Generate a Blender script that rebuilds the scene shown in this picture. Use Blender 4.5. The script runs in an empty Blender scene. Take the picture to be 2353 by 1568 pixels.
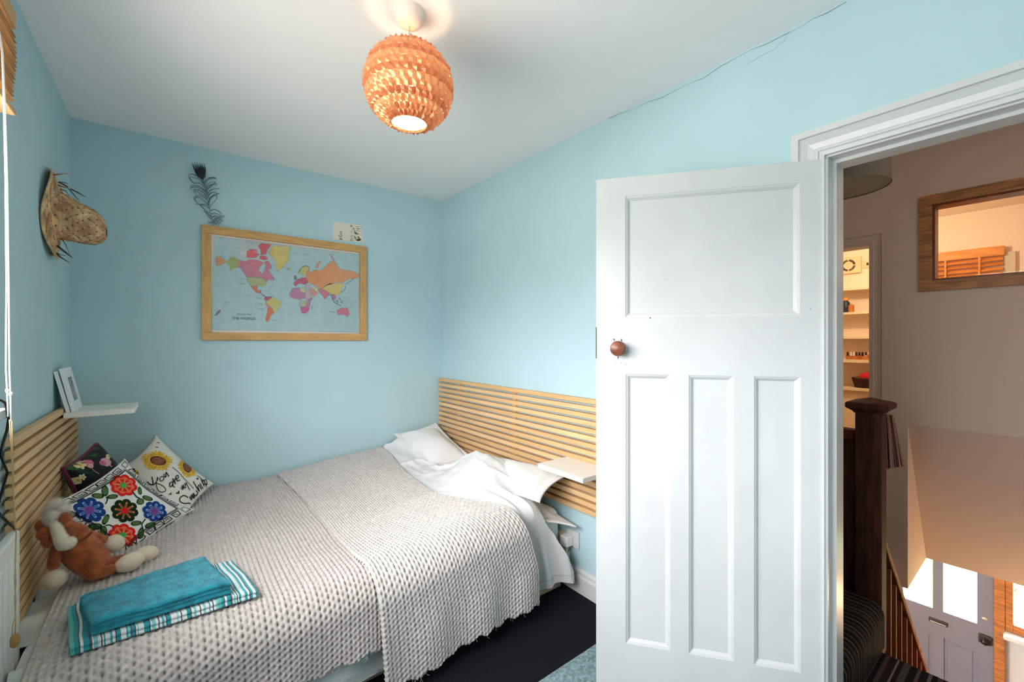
import bpy, bmesh, math, random
import numpy as np
from mathutils import Vector, Matrix, geometry

random.seed(7)
rng = np.random.default_rng(7)
SC = bpy.context.scene
COL = SC.collection

# ------------------------------------------------------------------ camera
F, CX, CY, H = 985.0, 1176.5, 784.0, 1.364
SY, CYW = 0.6184, 0.7859            # camera yaw (sin, cos)
CAM = Vector((0, 0, H))
cd = bpy.data.cameras.new('camera')
cd.sensor_width = 36.0
cd.lens = 36.0 * F / 2353.0
cd.clip_start = 0.02
cam = bpy.data.objects.new('camera', cd)
COL.objects.link(cam)
cam.location = CAM
cam.rotation_euler = (math.pi / 2, 0, -math.atan2(SY, CYW))
SC.camera = cam

# ------------------------------------------------------------------ world, exposure
w = bpy.data.worlds.new('overcast_sky')
SC.world = w
w.use_nodes = True
wn = w.node_tree
for n in list(wn.nodes):
    wn.nodes.remove(n)
wo = wn.nodes.new('ShaderNodeOutputWorld')
wb = wn.nodes.new('ShaderNodeBackground')
# overcast sky above the horizon, dimmer ground and houses below it
SKY_POWER = 5.0
tcw = wn.nodes.new('ShaderNodeTexCoord')
sxyz = wn.nodes.new('ShaderNodeSeparateXYZ')
rmp = wn.nodes.new('ShaderNodeValToRGB')
mad = wn.nodes.new('ShaderNodeMath')
mad.operation = 'MULTIPLY_ADD'
mad.inputs[1].default_value = 0.5
mad.inputs[2].default_value = 0.5
rmp.color_ramp.elements[0].position = 0.50
rmp.color_ramp.elements[0].color = (0.40, 0.39, 0.36, 1)
rmp.color_ramp.elements[1].position = 0.60
rmp.color_ramp.elements[1].color = (1.0, 0.97, 0.975, 1)
wn.links.new(tcw.outputs['Generated'], sxyz.inputs[0])
wn.links.new(sxyz.outputs[2], mad.inputs[0])
wn.links.new(mad.outputs[0], rmp.inputs[0])
wn.links.new(rmp.outputs[0], wb.inputs[0])
wb.inputs[1].default_value = SKY_POWER
wn.links.new(wb.outputs[0], wo.inputs[0])
SC.view_settings.view_transform = 'Standard'
SC.view_settings.look = 'None'
SC.view_settings.gamma = 1.0
SC.view_settings.use_curve_mapping = False
SC.view_settings.exposure = 2.44
SC.cycles.max_bounces = 10
SC.cycles.diffuse_bounces = 7
SC.cycles.transparent_max_bounces = 12
SC.cycles.sample_clamp_indirect = 6.0
SC.cycles.caustics_reflective = False
SC.cycles.caustics_refractive = False


def lamp(name, kind, loc, power, color, size=0.03, rot=None):
    l = bpy.data.lights.new(name, kind)
    l.energy = power
    l.color = color
    if kind == 'POINT':
        l.shadow_soft_size = size
    o = bpy.data.objects.new(name, l)
    o.location = loc
    if rot:
        o.rotation_euler = rot
    COL.objects.link(o)
    return o


# daylight portal in the window opening (guides sampling of the sky only)
pl = bpy.data.lights.new('window_portal', 'AREA')
pl.shape = 'RECTANGLE'
pl.size, pl.size_y = 1.13, 1.74
pl.cycles.is_portal = True
po = bpy.data.objects.new('window_portal', pl)
po.location = (-0.66, 0.99, 1.745)
po.rotation_euler = (0, -math.pi / 2, 0)
COL.objects.link(po)
lamp('bathroom_light', 'POINT', (4.55, 0.95, 2.25), 5.5, (1.0, 0.78, 0.54), 0.06)
lamp('landing_fill', 'POINT', (2.25, -0.42, 2.2), 1.2, (1.0, 0.86, 0.75), 0.12)  # fill added to brighten the landing, stands for no lamp there
lamp('hall_light', 'POINT', (4.28, -0.33, -0.72), 3.6, (1.0, 0.60, 0.28), 0.06)


# ------------------------------------------------------------------ pixel helpers: real points on real planes
def ray(px, py):
    t = (px - CX) / F
    return Vector((SY + CYW * t, CYW - SY * t, (CY - py) / F))


def atX(px, py, X):
    d = ray(px, py)
    return CAM + d * (X / d.x)


def atY(px, py, Y):
    d = ray(px, py)
    return CAM + d * (Y / d.y)


def atZ(px, py, Z):
    d = ray(px, py)
    return CAM + d * ((Z - H) / d.z)


def atD(px, py, D):
    return CAM + ray(px, py) * D


# ------------------------------------------------------------------ materials
def lin(c):
    out = []
    for v in c[:3]:
        v = v / 255.0
        out.append(v / 12.92 if v <= 0.04045 else ((v + 0.055) / 1.055) ** 2.4)
    return tuple(out) + (1.0,)


MATS = {}


def M(name, rgb, rough=0.6, spec=0.35, metal=0.0, var=0.0, vscale=6.0, rgb2=None, bump=0.0, bscale=200.0,
      grain=None, emit=0.0, alpha=None, sheen=0.0, detail=4.0, transl=0.0, bdist=0.004):
    if name in MATS:
        return MATS[name]
    m = bpy.data.materials.new(name)
    m.use_nodes = True
    nt = m.node_tree
    bs = nt.nodes['Principled BSDF']
    bs.inputs['Base Color'].default_value = lin(rgb)
    bs.inputs['Roughness'].default_value = rough
    bs.inputs['Specular IOR Level'].default_value = spec
    bs.inputs['Metallic'].default_value = metal
    if sheen:
        bs.inputs['Sheen Weight'].default_value = sheen
    tc = None
    if var or bump:
        tc = nt.nodes.new('ShaderNodeTexCoord')
        mp = nt.nodes.new('ShaderNodeMapping')
        nt.links.new(tc.outputs['Object'], mp.inputs[0])
        if grain:
            mp.inputs['Scale'].default_value = grain
    if var:
        nz = nt.nodes.new('ShaderNodeTexNoise')
        nz.inputs['Scale'].default_value = vscale
        nz.inputs['Detail'].default_value = detail
        nt.links.new(mp.outputs[0], nz.inputs['Vector'])
        cr = nt.nodes.new('ShaderNodeValToRGB')
        c2 = rgb2 or tuple(max(0, v * (1 - var)) for v in rgb)
        c1 = rgb if rgb2 else tuple(min(255, v * (1 + var * 0.5)) for v in rgb)
        cr.color_ramp.elements[0].position = 0.32
        cr.color_ramp.elements[1].position = 0.68
        cr.color_ramp.elements[0].color = lin(c2)
        cr.color_ramp.elements[1].color = lin(c1)
        nt.links.new(nz.outputs['Fac'], cr.inputs[0])
        nt.links.new(cr.outputs[0], bs.inputs['Base Color'])
    if bump:
        nb = nt.nodes.new('ShaderNodeTexNoise')
        nb.inputs['Scale'].default_value = bscale
        nb.inputs['Detail'].default_value = 3.0
        nt.links.new(mp.outputs[0], nb.inputs['Vector'])
        bu = nt.nodes.new('ShaderNodeBump')
        bu.inputs['Strength'].default_value = bump
        bu.inputs['Distance'].default_value = bdist
        nt.links.new(nb.outputs['Fac'], bu.inputs['Height'])
        nt.links.new(bu.outputs[0], bs.inputs['Normal'])
    if emit:
        bs.inputs['Emission Color'].default_value = lin(rgb)
        bs.inputs['Emission Strength'].default_value = emit
    if transl:
        tr = nt.nodes.new('ShaderNodeBsdfTranslucent')
        tr.inputs[0].default_value = lin(rgb)
        mx = nt.nodes.new('ShaderNodeMixShader')
        mx.inputs[0].default_value = transl
        out = nt.nodes['Material Output']
        nt.links.new(bs.outputs[0], mx.inputs[1])
        nt.links.new(tr.outputs[0], mx.inputs[2])
        nt.links.new(mx.outputs[0], out.inputs[0])
    MATS[name] = m
    return m


def glass_mat(name, tint=(255, 255, 255), refl=0.08):
    if name in MATS:
        return MATS[name]
    m = bpy.data.materials.new(name)
    m.use_nodes = True
    nt = m.node_tree
    for n in list(nt.nodes):
        nt.nodes.remove(n)
    out = nt.nodes.new('ShaderNodeOutputMaterial')
    tr = nt.nodes.new('ShaderNodeBsdfTransparent')
    tr.inputs[0].default_value = lin(tint)
    gl = nt.nodes.new('ShaderNodeBsdfGlossy')
    gl.inputs['Roughness'].default_value = 0.02
    mx = nt.nodes.new('ShaderNodeMixShader')
    lw = nt.nodes.new('ShaderNodeLayerWeight')     # Schlick reflectance, same on both sides of the thin pane
    lw.inputs[0].default_value = 0.5
    pw = nt.nodes.new('ShaderNodeMath')
    pw.operation = 'POWER'
    pw.inputs[1].default_value = 5.0
    ma = nt.nodes.new('ShaderNodeMath')
    ma.operation = 'MULTIPLY_ADD'
    ma.inputs[1].default_value = 0.9 - refl
    ma.inputs[2].default_value = refl * 0.5
    nt.links.new(lw.outputs['Facing'], pw.inputs[0])
    nt.links.new(pw.outputs[0], ma.inputs[0])
    nt.links.new(ma.outputs[0], mx.inputs[0])
    nt.links.new(tr.outputs[0], mx.inputs[1])
    nt.links.new(gl.outputs[0], mx.inputs[2])
    nt.links.new(mx.outputs[0], out.inputs[0])
    MATS[name] = m
    return m


# ------------------------------------------------------------------ mesh builder
class B:
    def __init__(self):
        self.v, self.f, self.m, self.cur = [], [], [], 0

    def quad(self, *p):
        n = len(self.v)
        self.v += [tuple(q) for q in p]
        self.f.append(tuple(range(n, n + len(p))))
        self.m.append(self.cur)
        return self

    def box(self, x0, x1, y0, y1, z0, z1):
        return self.obox(((x0 + x1) / 2, (y0 + y1) / 2, (z0 + z1) / 2), (1, 0, 0), (0, 1, 0), (0, 0, 1),
                         ((x1 - x0) / 2, (y1 - y0) / 2, (z1 - z0) / 2))

    def obox(self, c, ax, ay, az, h):
        c, ax, ay, az = Vector(c), Vector(ax), Vector(ay), Vector(az)
        n = len(self.v)
        for k in range(8):
            s = (1 if k & 1 else -1, 1 if k & 2 else -1, 1 if k & 4 else -1)
            self.v.append(tuple(c + ax * (s[0] * h[0]) + ay * (s[1] * h[1]) + az * (s[2] * h[2])))
        fl = ax.cross(ay).dot(az) < 0
        for q in ((0, 2, 3, 1), (4, 5, 7, 6), (0, 1, 5, 4), (2, 6, 7, 3), (0, 4, 6, 2), (1, 3, 7, 5)):
            q = q[::-1] if fl else q
            self.f.append(tuple(n + i for i in q))
            self.m.append(self.cur)
        return self

    def prism(self, pts, vec):
        pts = [Vector(p) for p in pts]
        vec = Vector(vec)
        n, k = len(self.v), len(pts)
        self.v += [tuple(p) for p in pts] + [tuple(p + vec) for p in pts]
        nrm = geometry.normal(pts)
        a, b = list(range(n, n + k)), list(range(n + k, n + 2 * k))
        if nrm.dot(vec) > 0:
            a2, b2 = a[::-1], b
            side = [(a[i], a[(i + 1) % k], b[(i + 1) % k], b[i]) for i in range(k)]
        else:
            a2, b2 = a, b[::-1]
            side = [(a[i], b[i], b[(i + 1) % k], a[(i + 1) % k]) for i in range(k)]
        self.f += [tuple(a2), tuple(b2)] + side
        self.m += [self.cur] * (2 + k)
        return self

    def tube(self, pts, r, seg=8, closed=False, caps=True, flat=1.0, up=None):
        pts = [Vector(p) for p in pts]
        n0, N = len(self.v), len(pts)
        rs = r if isinstance(r, (list, tuple)) else [r] * N
        prev = None
        for i, p in enumerate(pts):
            a = pts[(i - 1) % N] if (closed or i > 0) else p
            b = pts[(i + 1) % N] if (closed or i < N - 1) else p
            t = (b - a)
            t = t.normalized() if t.length > 1e-9 else Vector((0, 0, 1))
            if prev is None:
                ref = Vector(up) if up else (Vector((0, 0, 1)) if abs(t.z) < 0.9 else Vector((1, 0, 0)))
                u = (ref - t * ref.dot(t)).normalized()
            else:
                u = prev - t * prev.dot(t)
                u = u.normalized() if u.length > 1e-6 else t.orthogonal().normalized()
            prev = u
            vv = t.cross(u)
            for k in range(seg):
                an = 2 * math.pi * k / seg
                self.v.append(tuple(p + u * (math.cos(an) * rs[i]) + vv * (math.sin(an) * rs[i] * flat)))
        rings = N if closed else N - 1
        for i in range(rings):
            j = (i + 1) % N
            for k in range(seg):
                l = (k + 1) % seg
                self.f.append((n0 + i * seg + k, n0 + i * seg + l, n0 + j * seg + l, n0 + j * seg + k))
                self.m.append(self.cur)
        if caps and not closed:
            self.f.append(tuple(n0 + k for k in range(seg))[::-1])
            self.f.append(tuple(n0 + (N - 1) * seg + k for k in range(seg)))
            self.m += [self.cur] * 2
        return self

    def lathe(self, o, ax, prof, seg=32, close=False):
        o, ax = Vector(o), Vector(ax).normalized()
        u = ax.orthogonal().normalized()
        v = ax.cross(u)
        n0, N = len(self.v), len(prof)
        for (r, h) in prof:
            for k in range(seg):
                a = 2 * math.pi * k / seg
                self.v.append(tuple(o + ax * h + (u * math.cos(a) + v * math.sin(a)) * r))
        for i in range(N - 1):
            for k in range(seg):
                l = (k + 1) % seg
                self.f.append((n0 + i * seg + k, n0 + i * seg + l, n0 + (i + 1) * seg + l, n0 + (i + 1) * seg + k))
                self.m.append(self.cur)
        if close:
            self.f.append(tuple(n0 + k for k in range(seg))[::-1])
            self.f.append(tuple(n0 + (N - 1) * seg + k for k in range(seg)))
            self.m += [self.cur] * 2
        return self

    def ball(self, c, r, seg=16, rings=10, axes=None):
        c = Vector(c)
        r = r if isinstance(r, (tuple, list)) else (r, r, r)
        ax = axes or (Vector((1, 0, 0)), Vector((0, 1, 0)), Vector((0, 0, 1)))
        ax = [Vector(a) for a in ax]
        n0 = len(self.v)
        for i in range(rings + 1):
            th = math.pi * i / rings
            for k in range(seg):
                a = 2 * math.pi * k / seg
                self.v.append(tuple(c + ax[0] * (r[0] * math.sin(th) * math.cos(a)) +
                                    ax[1] * (r[1] * math.sin(th) * math.sin(a)) + ax[2] * (r[2] * math.cos(th))))
        for i in range(rings):
            for k in range(seg):
                l = (k + 1) % seg
                self.f.append((n0 + i * seg + k, n0 + (i + 1) * seg + k, n0 + (i + 1) * seg + l, n0 + i * seg + l))
                self.m.append(self.cur)
        return self

    def grid(self, fn, nu, nv, wrap=False, mcol=None):
        n0 = len(self.v)
        for j in range(nv + 1):
            for i in range(nu + (0 if wrap else 1)):
                self.v.append(tuple(fn(i / nu, j / nv)))
        W = nu if wrap else nu + 1
        for j in range(nv):
            for i in range(nu):
                i2 = (i + 1) % W
                self.f.append((n0 + j * W + i, n0 + j * W + i2, n0 + (j + 1) * W + i2, n0 + (j + 1) * W + i))
                self.m.append(mcol(i, j) if mcol else self.cur)
        return self

    def build(self, name, mats, parent=None, smooth=False, bevel=0.0, bseg=2, weld=False, solid=0.0):
        me = bpy.data.meshes.new(name)
        me.from_pydata(self.v, [], self.f)
        mats = mats if isinstance(mats, (list, tuple)) else [mats]
        for m in mats:
            me.materials.append(m)
        if len(mats) > 1:
            me.polygons.foreach_set('material_index', self.m)
        if weld or bevel or solid:
            bm = bmesh.new()
            bm.from_mesh(me)
            if weld:
                bmesh.ops.remove_doubles(bm, verts=bm.verts, dist=1e-5)
            if bevel:
                es = [e for e in bm.edges if len(e.link_faces) == 2 and e.calc_face_angle(0) > 0.5]
                bmesh.ops.bevel(bm, geom=es, offset=bevel, segments=bseg, profile=0.5, affect='EDGES', clamp_overlap=True)
            if solid:
                bmesh.ops.solidify(bm, geom=bm.faces[:], thickness=solid)
            bm.to_mesh(me)
            bm.free()
        if smooth:
            me.polygons.foreach_set('use_smooth', [True] * len(me.polygons))
        if smooth and smooth != 1 and smooth is not True:
            me.set_sharp_from_angle(angle=smooth)
        return link(name, me, parent)


def link(name, me, parent=None):
    o = bpy.data.objects.new(name, me)
    COL.objects.link(o)
    if parent is not None:
        o.parent = parent
        o.matrix_parent_inverse = Matrix.Translation(-wloc(parent))
    return o


def wloc(o):
    """world offset of a chain whose members are moved but never rotated"""
    if o.type == 'EMPTY' or o.location.length > 0:
        return Vector(o.location)
    return Vector((0, 0, 0)) if o.parent is None else Vector((0, 0, 0))


def thing(name, label, cat, loc, group=None):
    o = bpy.data.objects.new(name, None)
    o.empty_display_size = 0.05
    COL.objects.link(o)
    o.location = loc
    o['label'], o['category'] = label, cat
    if group:
        o['group'] = group
    return o


def tag(o, label, cat, group=None, kind=None):
    o['label'], o['category'] = label, cat
    if group:
        o['group'] = group
    if kind:
        o['kind'] = kind
    return o


def struct(o):
    o['kind'] = 'structure'
    return o


def np_mesh(name, P, mats, parent=None, smooth=True, midx=None, keep=None):
    """P: (nv, nu, 3) grid -> mesh"""
    nv, nu = P.shape[:2]
    idx = np.arange(nv * nu).reshape(nv, nu)
    q = np.stack([idx[:-1, :-1], idx[:-1, 1:], idx[1:, 1:], idx[1:, :-1]], -1).reshape(-1, 4)
    if keep is not None:
        q = q[keep.reshape(-1)]
    me = bpy.data.meshes.new(name)
    me.vertices.add(nv * nu)
    me.vertices.foreach_set('co', P.reshape(-1).astype(np.float32))
    me.loops.add(q.size)
    me.loops.foreach_set('vertex_index', q.reshape(-1).astype(np.int32))
    me.polygons.add(len(q))
    me.polygons.foreach_set('loop_start', np.arange(0, q.size, 4, dtype=np.int32))
    me.polygons.foreach_set('loop_total', np.full(len(q), 4, dtype=np.int32))
    mats = mats if isinstance(mats, (list, tuple)) else [mats]
    for m in mats:
        me.materials.append(m)
    if midx is not None:
        me.polygons.foreach_set('material_index', midx.reshape(-1).astype(np.int32))
    me.polygons.foreach_set('use_smooth', np.full(len(q), bool(smooth)))
    me.update(calc_edges=True)
    me.validate()
    return link(name, me, parent)


def vnoise(x, y, seed=0):
    x, y = np.asarray(x, float), np.asarray(y, float)
    xi, yi = np.floor(x).astype(np.int64), np.floor(y).astype(np.int64)
    fx, fy = x - xi, y - yi
    fx, fy = fx * fx * (3 - 2 * fx), fy * fy * (3 - 2 * fy)

    def h(a, b):
        n = (a * 374761393 + b * 668265263 + seed * 982451653) & 0x7fffffff
        n = ((n ^ (n >> 13)) * 1274126177) & 0x7fffffff
        return ((n ^ (n >> 16)) & 0xffff) / 65535.0
    return (h(xi, yi) * (1 - fx) + h(xi + 1, yi) * fx) * (1 - fy) + (h(xi, yi + 1) * (1 - fx) + h(xi + 1, yi + 1) * fx) * fy


def sstep(a, b, x):
    t = np.clip((np.asarray(x, float) - a) / (b - a), 0, 1)
    return t * t * (3 - 2 * t)


def tufts(name, o, n, length, width, mat, parent, droop=0.3, seed=1, region=None):
    """short soft blades over the surface of mesh object o, one joined mesh"""
    r = np.random.default_rng(seed)
    me = o.data
    me.calc_loop_triangles()
    T = np.array([t.vertices[:] for t in me.loop_triangles])
    V = np.array([v.co[:] for v in me.vertices])
    N = np.cross(V[T[:, 1]] - V[T[:, 0]], V[T[:, 2]] - V[T[:, 0]])
    A = np.linalg.norm(N, axis=1)
    p = A / A.sum()
    k = r.choice(len(T), n, p=p)
    a, b = r.random(n), r.random(n)
    sw = a + b > 1
    a[sw], b[sw] = 1 - a[sw], 1 - b[sw]
    P = V[T[k, 0]] + a[:, None] * (V[T[k, 1]] - V[T[k, 0]]) + b[:, None] * (V[T[k, 2]] - V[T[k, 0]])
    nn = N[k] / A[k][:, None]
    if region is not None:
        sel = region(P, nn)
        P, nn = P[sel], nn[sel]
        n = len(P)
    d = nn + r.normal(0, 0.45, (n, 3)) + np.array([0, 0, -droop])
    d /= np.linalg.norm(d, axis=1)[:, None]
    side = np.cross(d, r.normal(0, 1, (n, 3)))
    side /= np.linalg.norm(side, axis=1)[:, None]
    L = length * (0.6 + 0.8 * r.random(n))[:, None]
    v0, v1 = P - side * width / 2 - nn * 0.001, P + side * width / 2 - nn * 0.001
    tip = P + d * L + np.array([0, 0, -1]) * (L * droop * 0.3)
    vs = np.stack([v0, v1, tip], 1).reshape(-1, 3)
    m2 = bpy.data.meshes.new(name)
    m2.from_pydata(vs.tolist(), [], np.arange(3 * n).reshape(-1, 3).tolist())
    m2.materials.append(mat)
    q = link(name, m2, parent)
    q['kind'] = 'stuff'
    return q
# ================================================================== THE SETTING
WALLP = M('blue_wall_paint', (181, 210, 218), 0.75, 0.2, var=0.015, vscale=3, bump=0.12, bscale=260, bdist=0.002)
WHITEC = M('ceiling_paint', (240, 239, 236), 0.85, 0.15, bump=0.15, bscale=160, bdist=0.003)
GLOSSW = M('white_gloss_paint', (206, 208, 208), 0.32, 0.45, var=0.02, vscale=5, bump=0.08, bscale=60, bdist=0.002)
LANDW = M('landing_wall_paint', (218, 204, 194), 0.8, 0.2, bump=0.1, bscale=220, bdist=0.002)
CARPET = M('black_carpet', (33, 33, 38), 0.95, 0.1, var=0.35, vscale=240, bump=0.8, bscale=700, bdist=0.006)
X0, X1, YB, YN = -0.422, 1.735, 3.147, -0.65        # room inner faces
XT = 1.875                                           # landing side of the right wall
XD = 3.75                                            # landing far wall
ZC = 2.52

b = B(); b.box(X0 - 0.2, X1 + 0.07, YN - 0.15, YB + 0.15, -0.12, 0.0)
struct(b.build('floor', CARPET))


def ceil_z(x, y):
    """the old plaster ceiling sags a little towards the doorway corner"""
    return ZC - 0.0129 * max(0.0, YB - y) * max(0.0, (x - X0) / (X1 - X0))


b = B()
cx0, cx1, cy0, cy1 = X0 - 0.25, X1 + 0.07, YN - 0.15, YB + 0.15
b.grid(lambda u, v: (cx0 + (cx1 - cx0) * u, cy0 + (cy1 - cy0) * v, ceil_z(cx0 + (cx1 - cx0) * u, cy0 + (cy1 - cy0) * v)), 16, 16)
b.box(cx0, cx1, cy0, cy1, ZC + 0.002, ZC + 0.12)
struct(b.build('ceiling', WHITEC))
b = B(); b.box(X0 - 0.25, X1 + 0.14, YB, YB + 0.15, -0.12, ZC + 0.1)
struct(b.build('wall_back', WALLP))
b = B(); b.box(X0 - 0.25, X1 + 0.14, YN - 0.15, YN, -0.12, ZC + 0.1)
struct(b.build('wall_front', WALLP))
# left wall with its window hole
WY0, WY1, WZ0, WZ1 = 0.12, 1.86, 1.17, 2.32
b = B()
b.box(X0 - 0.25, X0, YN, WY0, 0, ZC).box(X0 - 0.25, X0, WY1, YB, 0, ZC)
b.box(X0 - 0.25, X0, WY0, WY1, 0, WZ0).box(X0 - 0.25, X0, WY0, WY1, WZ1, ZC)
struct(b.build('wall_left', WALLP))
# right wall with the doorway
DY0, DY1, DZ = -0.305, 0.478, 1.985
b = B()
b.box(X1, XT, DY1 + 0.02, YB, 0, ZC).box(X1, XT, YN, DY0 - 0.02, 0, ZC)
b.box(X1, XT, DY0 - 0.02, DY1 + 0.02, DZ + 0.02, ZC)
b.m = [0] * len(b.m)
wr = b.build('wall_right', [WALLP])
struct(wr)

# window in the left wall (just out of frame, lights the room)
fr = B()
MU = [WY0 + (WY1 - WY0) * k / 3 for k in range(4)]
fr.box(X0 - 0.22, X0 - 0.15, WY0, WY1, WZ0, WZ0 + .05).box(X0 - 0.22, X0 - 0.15, WY0, WY1, WZ1 - .05, WZ1)
for k, y in enumerate(MU):
    y0, y1 = (y, y + .05) if k == 0 else ((y - .05, y) if k == 3 else (y - .03, y + .03))
    fr.box(X0 - 0.22, X0 - 0.15, y0, y1, WZ0 + .05, WZ1 - .05)
win = struct(fr.build('window_1', GLOSSW))
for k in range(3):
    y0, y1 = MU[k] + (.05 if k == 0 else .03), MU[k + 1] - (.05 if k == 2 else .03)
    g = B(); g.box(X0 - 0.188, X0 - 0.182, y0, y1, WZ0 + .05, WZ1 - .05)
    g.build('pane', glass_mat('window_glass'), win)
s = B(); s.box(X0 - 0.15, X0 + 0.045, WY0 - 0.03, WY1 + 0.035, WZ0 - 0.028, WZ0)
s.build('window_sill', GLOSSW, win, bevel=0.006)

# baseboards
b = B()
prof = [(0, 0), (0.018, 0), (0.018, 0.085), (0.013, 0.1), (0.013, 0.112), (0.006, 0.125), (0, 0.125)]
b.prism([(X1 - p[0], DY1 + 0.1, p[1]) for p in prof], (0, YB - DY1 - 0.1, 0))
struct(b.build('baseboard_right', GLOSSW))
b = B(); b.prism([(X0, YB - p[0], p[1]) for p in prof], (X1 - X0 - 0.02, 0, 0))
struct(b.build('baseboard_back', GLOSSW))
b = B(); b.prism([(X0 + p[0], YN, p[1]) for p in prof], (0, YB - YN - .02, 0))
struct(b.build('baseboard_left', GLOSSW))

# architrave: stepped moulding, mitred round the doorway, room side
ap = [(0.0, 0.0), (0.0, 0.016), (0.008, 0.019), (0.010, 0.012), (0.016, 0.012), (0.018, 0.017), (0.024, 0.017), (0.030, 0.012),
      (0.048, 0.016), (0.064, 0.027), (0.068, 0.020), (0.071, 0.020), (0.073, 0.030), (0.094, 0.030), (0.094, 0.0)]
# (distance outward from the opening, projection from wall)


def architrave(name, xw, sx, y0, y1, z1, mat, zb=0.0, k=1.0):
    b = B()
    n = len(ap)
    rows = []
    for (yc, zc, dy, dz) in ((y0, zb, -1, 0), (y0, z1, -1, 1), (y1, z1, 1, 1), (y1, zb, 1, 0)):
        rows.append([(xw + sx * p[1] * k, yc + dy * p[0] * k, zc + dz * p[0] * k) for p in ap])
    for a, c in zip(rows[:-1], rows[1:]):
        for i in range(n - 1):
            b.quad(a[i], a[i + 1], c[i + 1], c[i])
    o = b.build(name, mat, weld=True)
    bm = bmesh.new(); bm.from_mesh(o.data); bmesh.ops.recalc_face_normals(bm, faces=bm.faces); bm.to_mesh(o.data); bm.free()
    return struct(o)


architrave('trim_1', X1, -1, DY0 - 0.006, DY1 + 0.006, DZ + 0.006, GLOSSW)
architrave('trim_2', XT, 1, DY0 - 0.006, DY1 + 0.006, DZ + 0.006, GLOSSW)
b = B()   # jamb lining with door stop
b.box(X1 - 0.002, XT + 0.002, DY1, DY1 + 0.02, 0, DZ).box(X1 - 0.002, XT + 0.002, DY0 - 0.02, DY0, 0, DZ)
b.box(X1 - 0.002, XT + 0.002, DY0 - .02, DY1 + .02, DZ, DZ + 0.02)
b.box(X1 + 0.045, XT - 0.02, DY1 - 0.012, DY1 + .0005, 0, DZ - .012).box(X1 + 0.045, XT - 0.02, DY0 - .0005, DY0 + 0.012, 0, DZ - .012)
b.box(X1 + 0.045, XT - 0.02, DY0, DY1, DZ - 0.012, DZ + .0005)
struct(b.build('trim_3', GLOSSW))

# crack in the plaster along the top of the right wall
CR = M('crack_shadow', (92, 108, 110), 0.95, 0.05)
pts = [(1945, 1), (1900, 27), (1868, 40), (1835, 62), (1800, 78), (1760, 99), (1726, 111), (1690, 131), (1655, 150), (1618, 176), (1580, 190), (1548, 207),
       (1520, 222), (1490, 231), (1460, 246), (1425, 258), (1398, 270)]
cb = B()
cb.tube([atX(x, y + 3, X1 - 0.0004) for x, y in pts], [0.0007 + 0.0004 * math.sin(i * 1.7) for i in range(len(pts))], 5)
cb.tube([atX(x, y + 3, X1 - 0.0002) for x, y in ((1812, 70), (1802, 92), (1790, 98), (1778, 112), (1757, 121), (1740, 131), (1712, 147))],
        0.0004, 5)
cb.build('crack', CR, wr)

# ------------------------------------------------------------------ door 1 (open into the room)
hinge = Vector((X1 - 0.004, DY1 - 0.001, 0))
free = Vector((1.264, 1.087, 0))
du = (free - hinge).normalized()
dn = Vector((du.y * -1, du.x, 0))
if dn.dot(CAM - hinge) < 0:
    dn = -dn
DWID = (free - hinge).length


def dpix(px, py):
    d = ray(px, py)
    k = (hinge - CAM).dot(dn) / d.dot(dn)
    p = CAM + d * k
    return (p - hinge).dot(du), p.z


ZT = 1.999 - 0.02
pan = []
for (x0, x1, yt, yb) in ((1838, 1437, 435, 727), (1540, 1438, 861, 1487), (1686, 1583, 863, 1511), (1840, 1733, 866, 1540)):
    a = dpix(x0, yt); c = dpix(x1, yt); d = dpix((x0 + x1) / 2, yb); e = dpix((x0 + x1) / 2, yt)
    pan.append([a[0], c[0], d[1], e[1]])
zt = sum(p[3] for p in pan[1:]) / 3; zb = sum(p[2] for p in pan[1:]) / 3
for p in pan[1:]:
    p[2], p[3] = zb, zt


def dP(u, z, d):
    return hinge + du * u + dn * d + Vector((0, 0, z))


T2 = 0.038
fb = B()
us = sorted([0, DWID])
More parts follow.
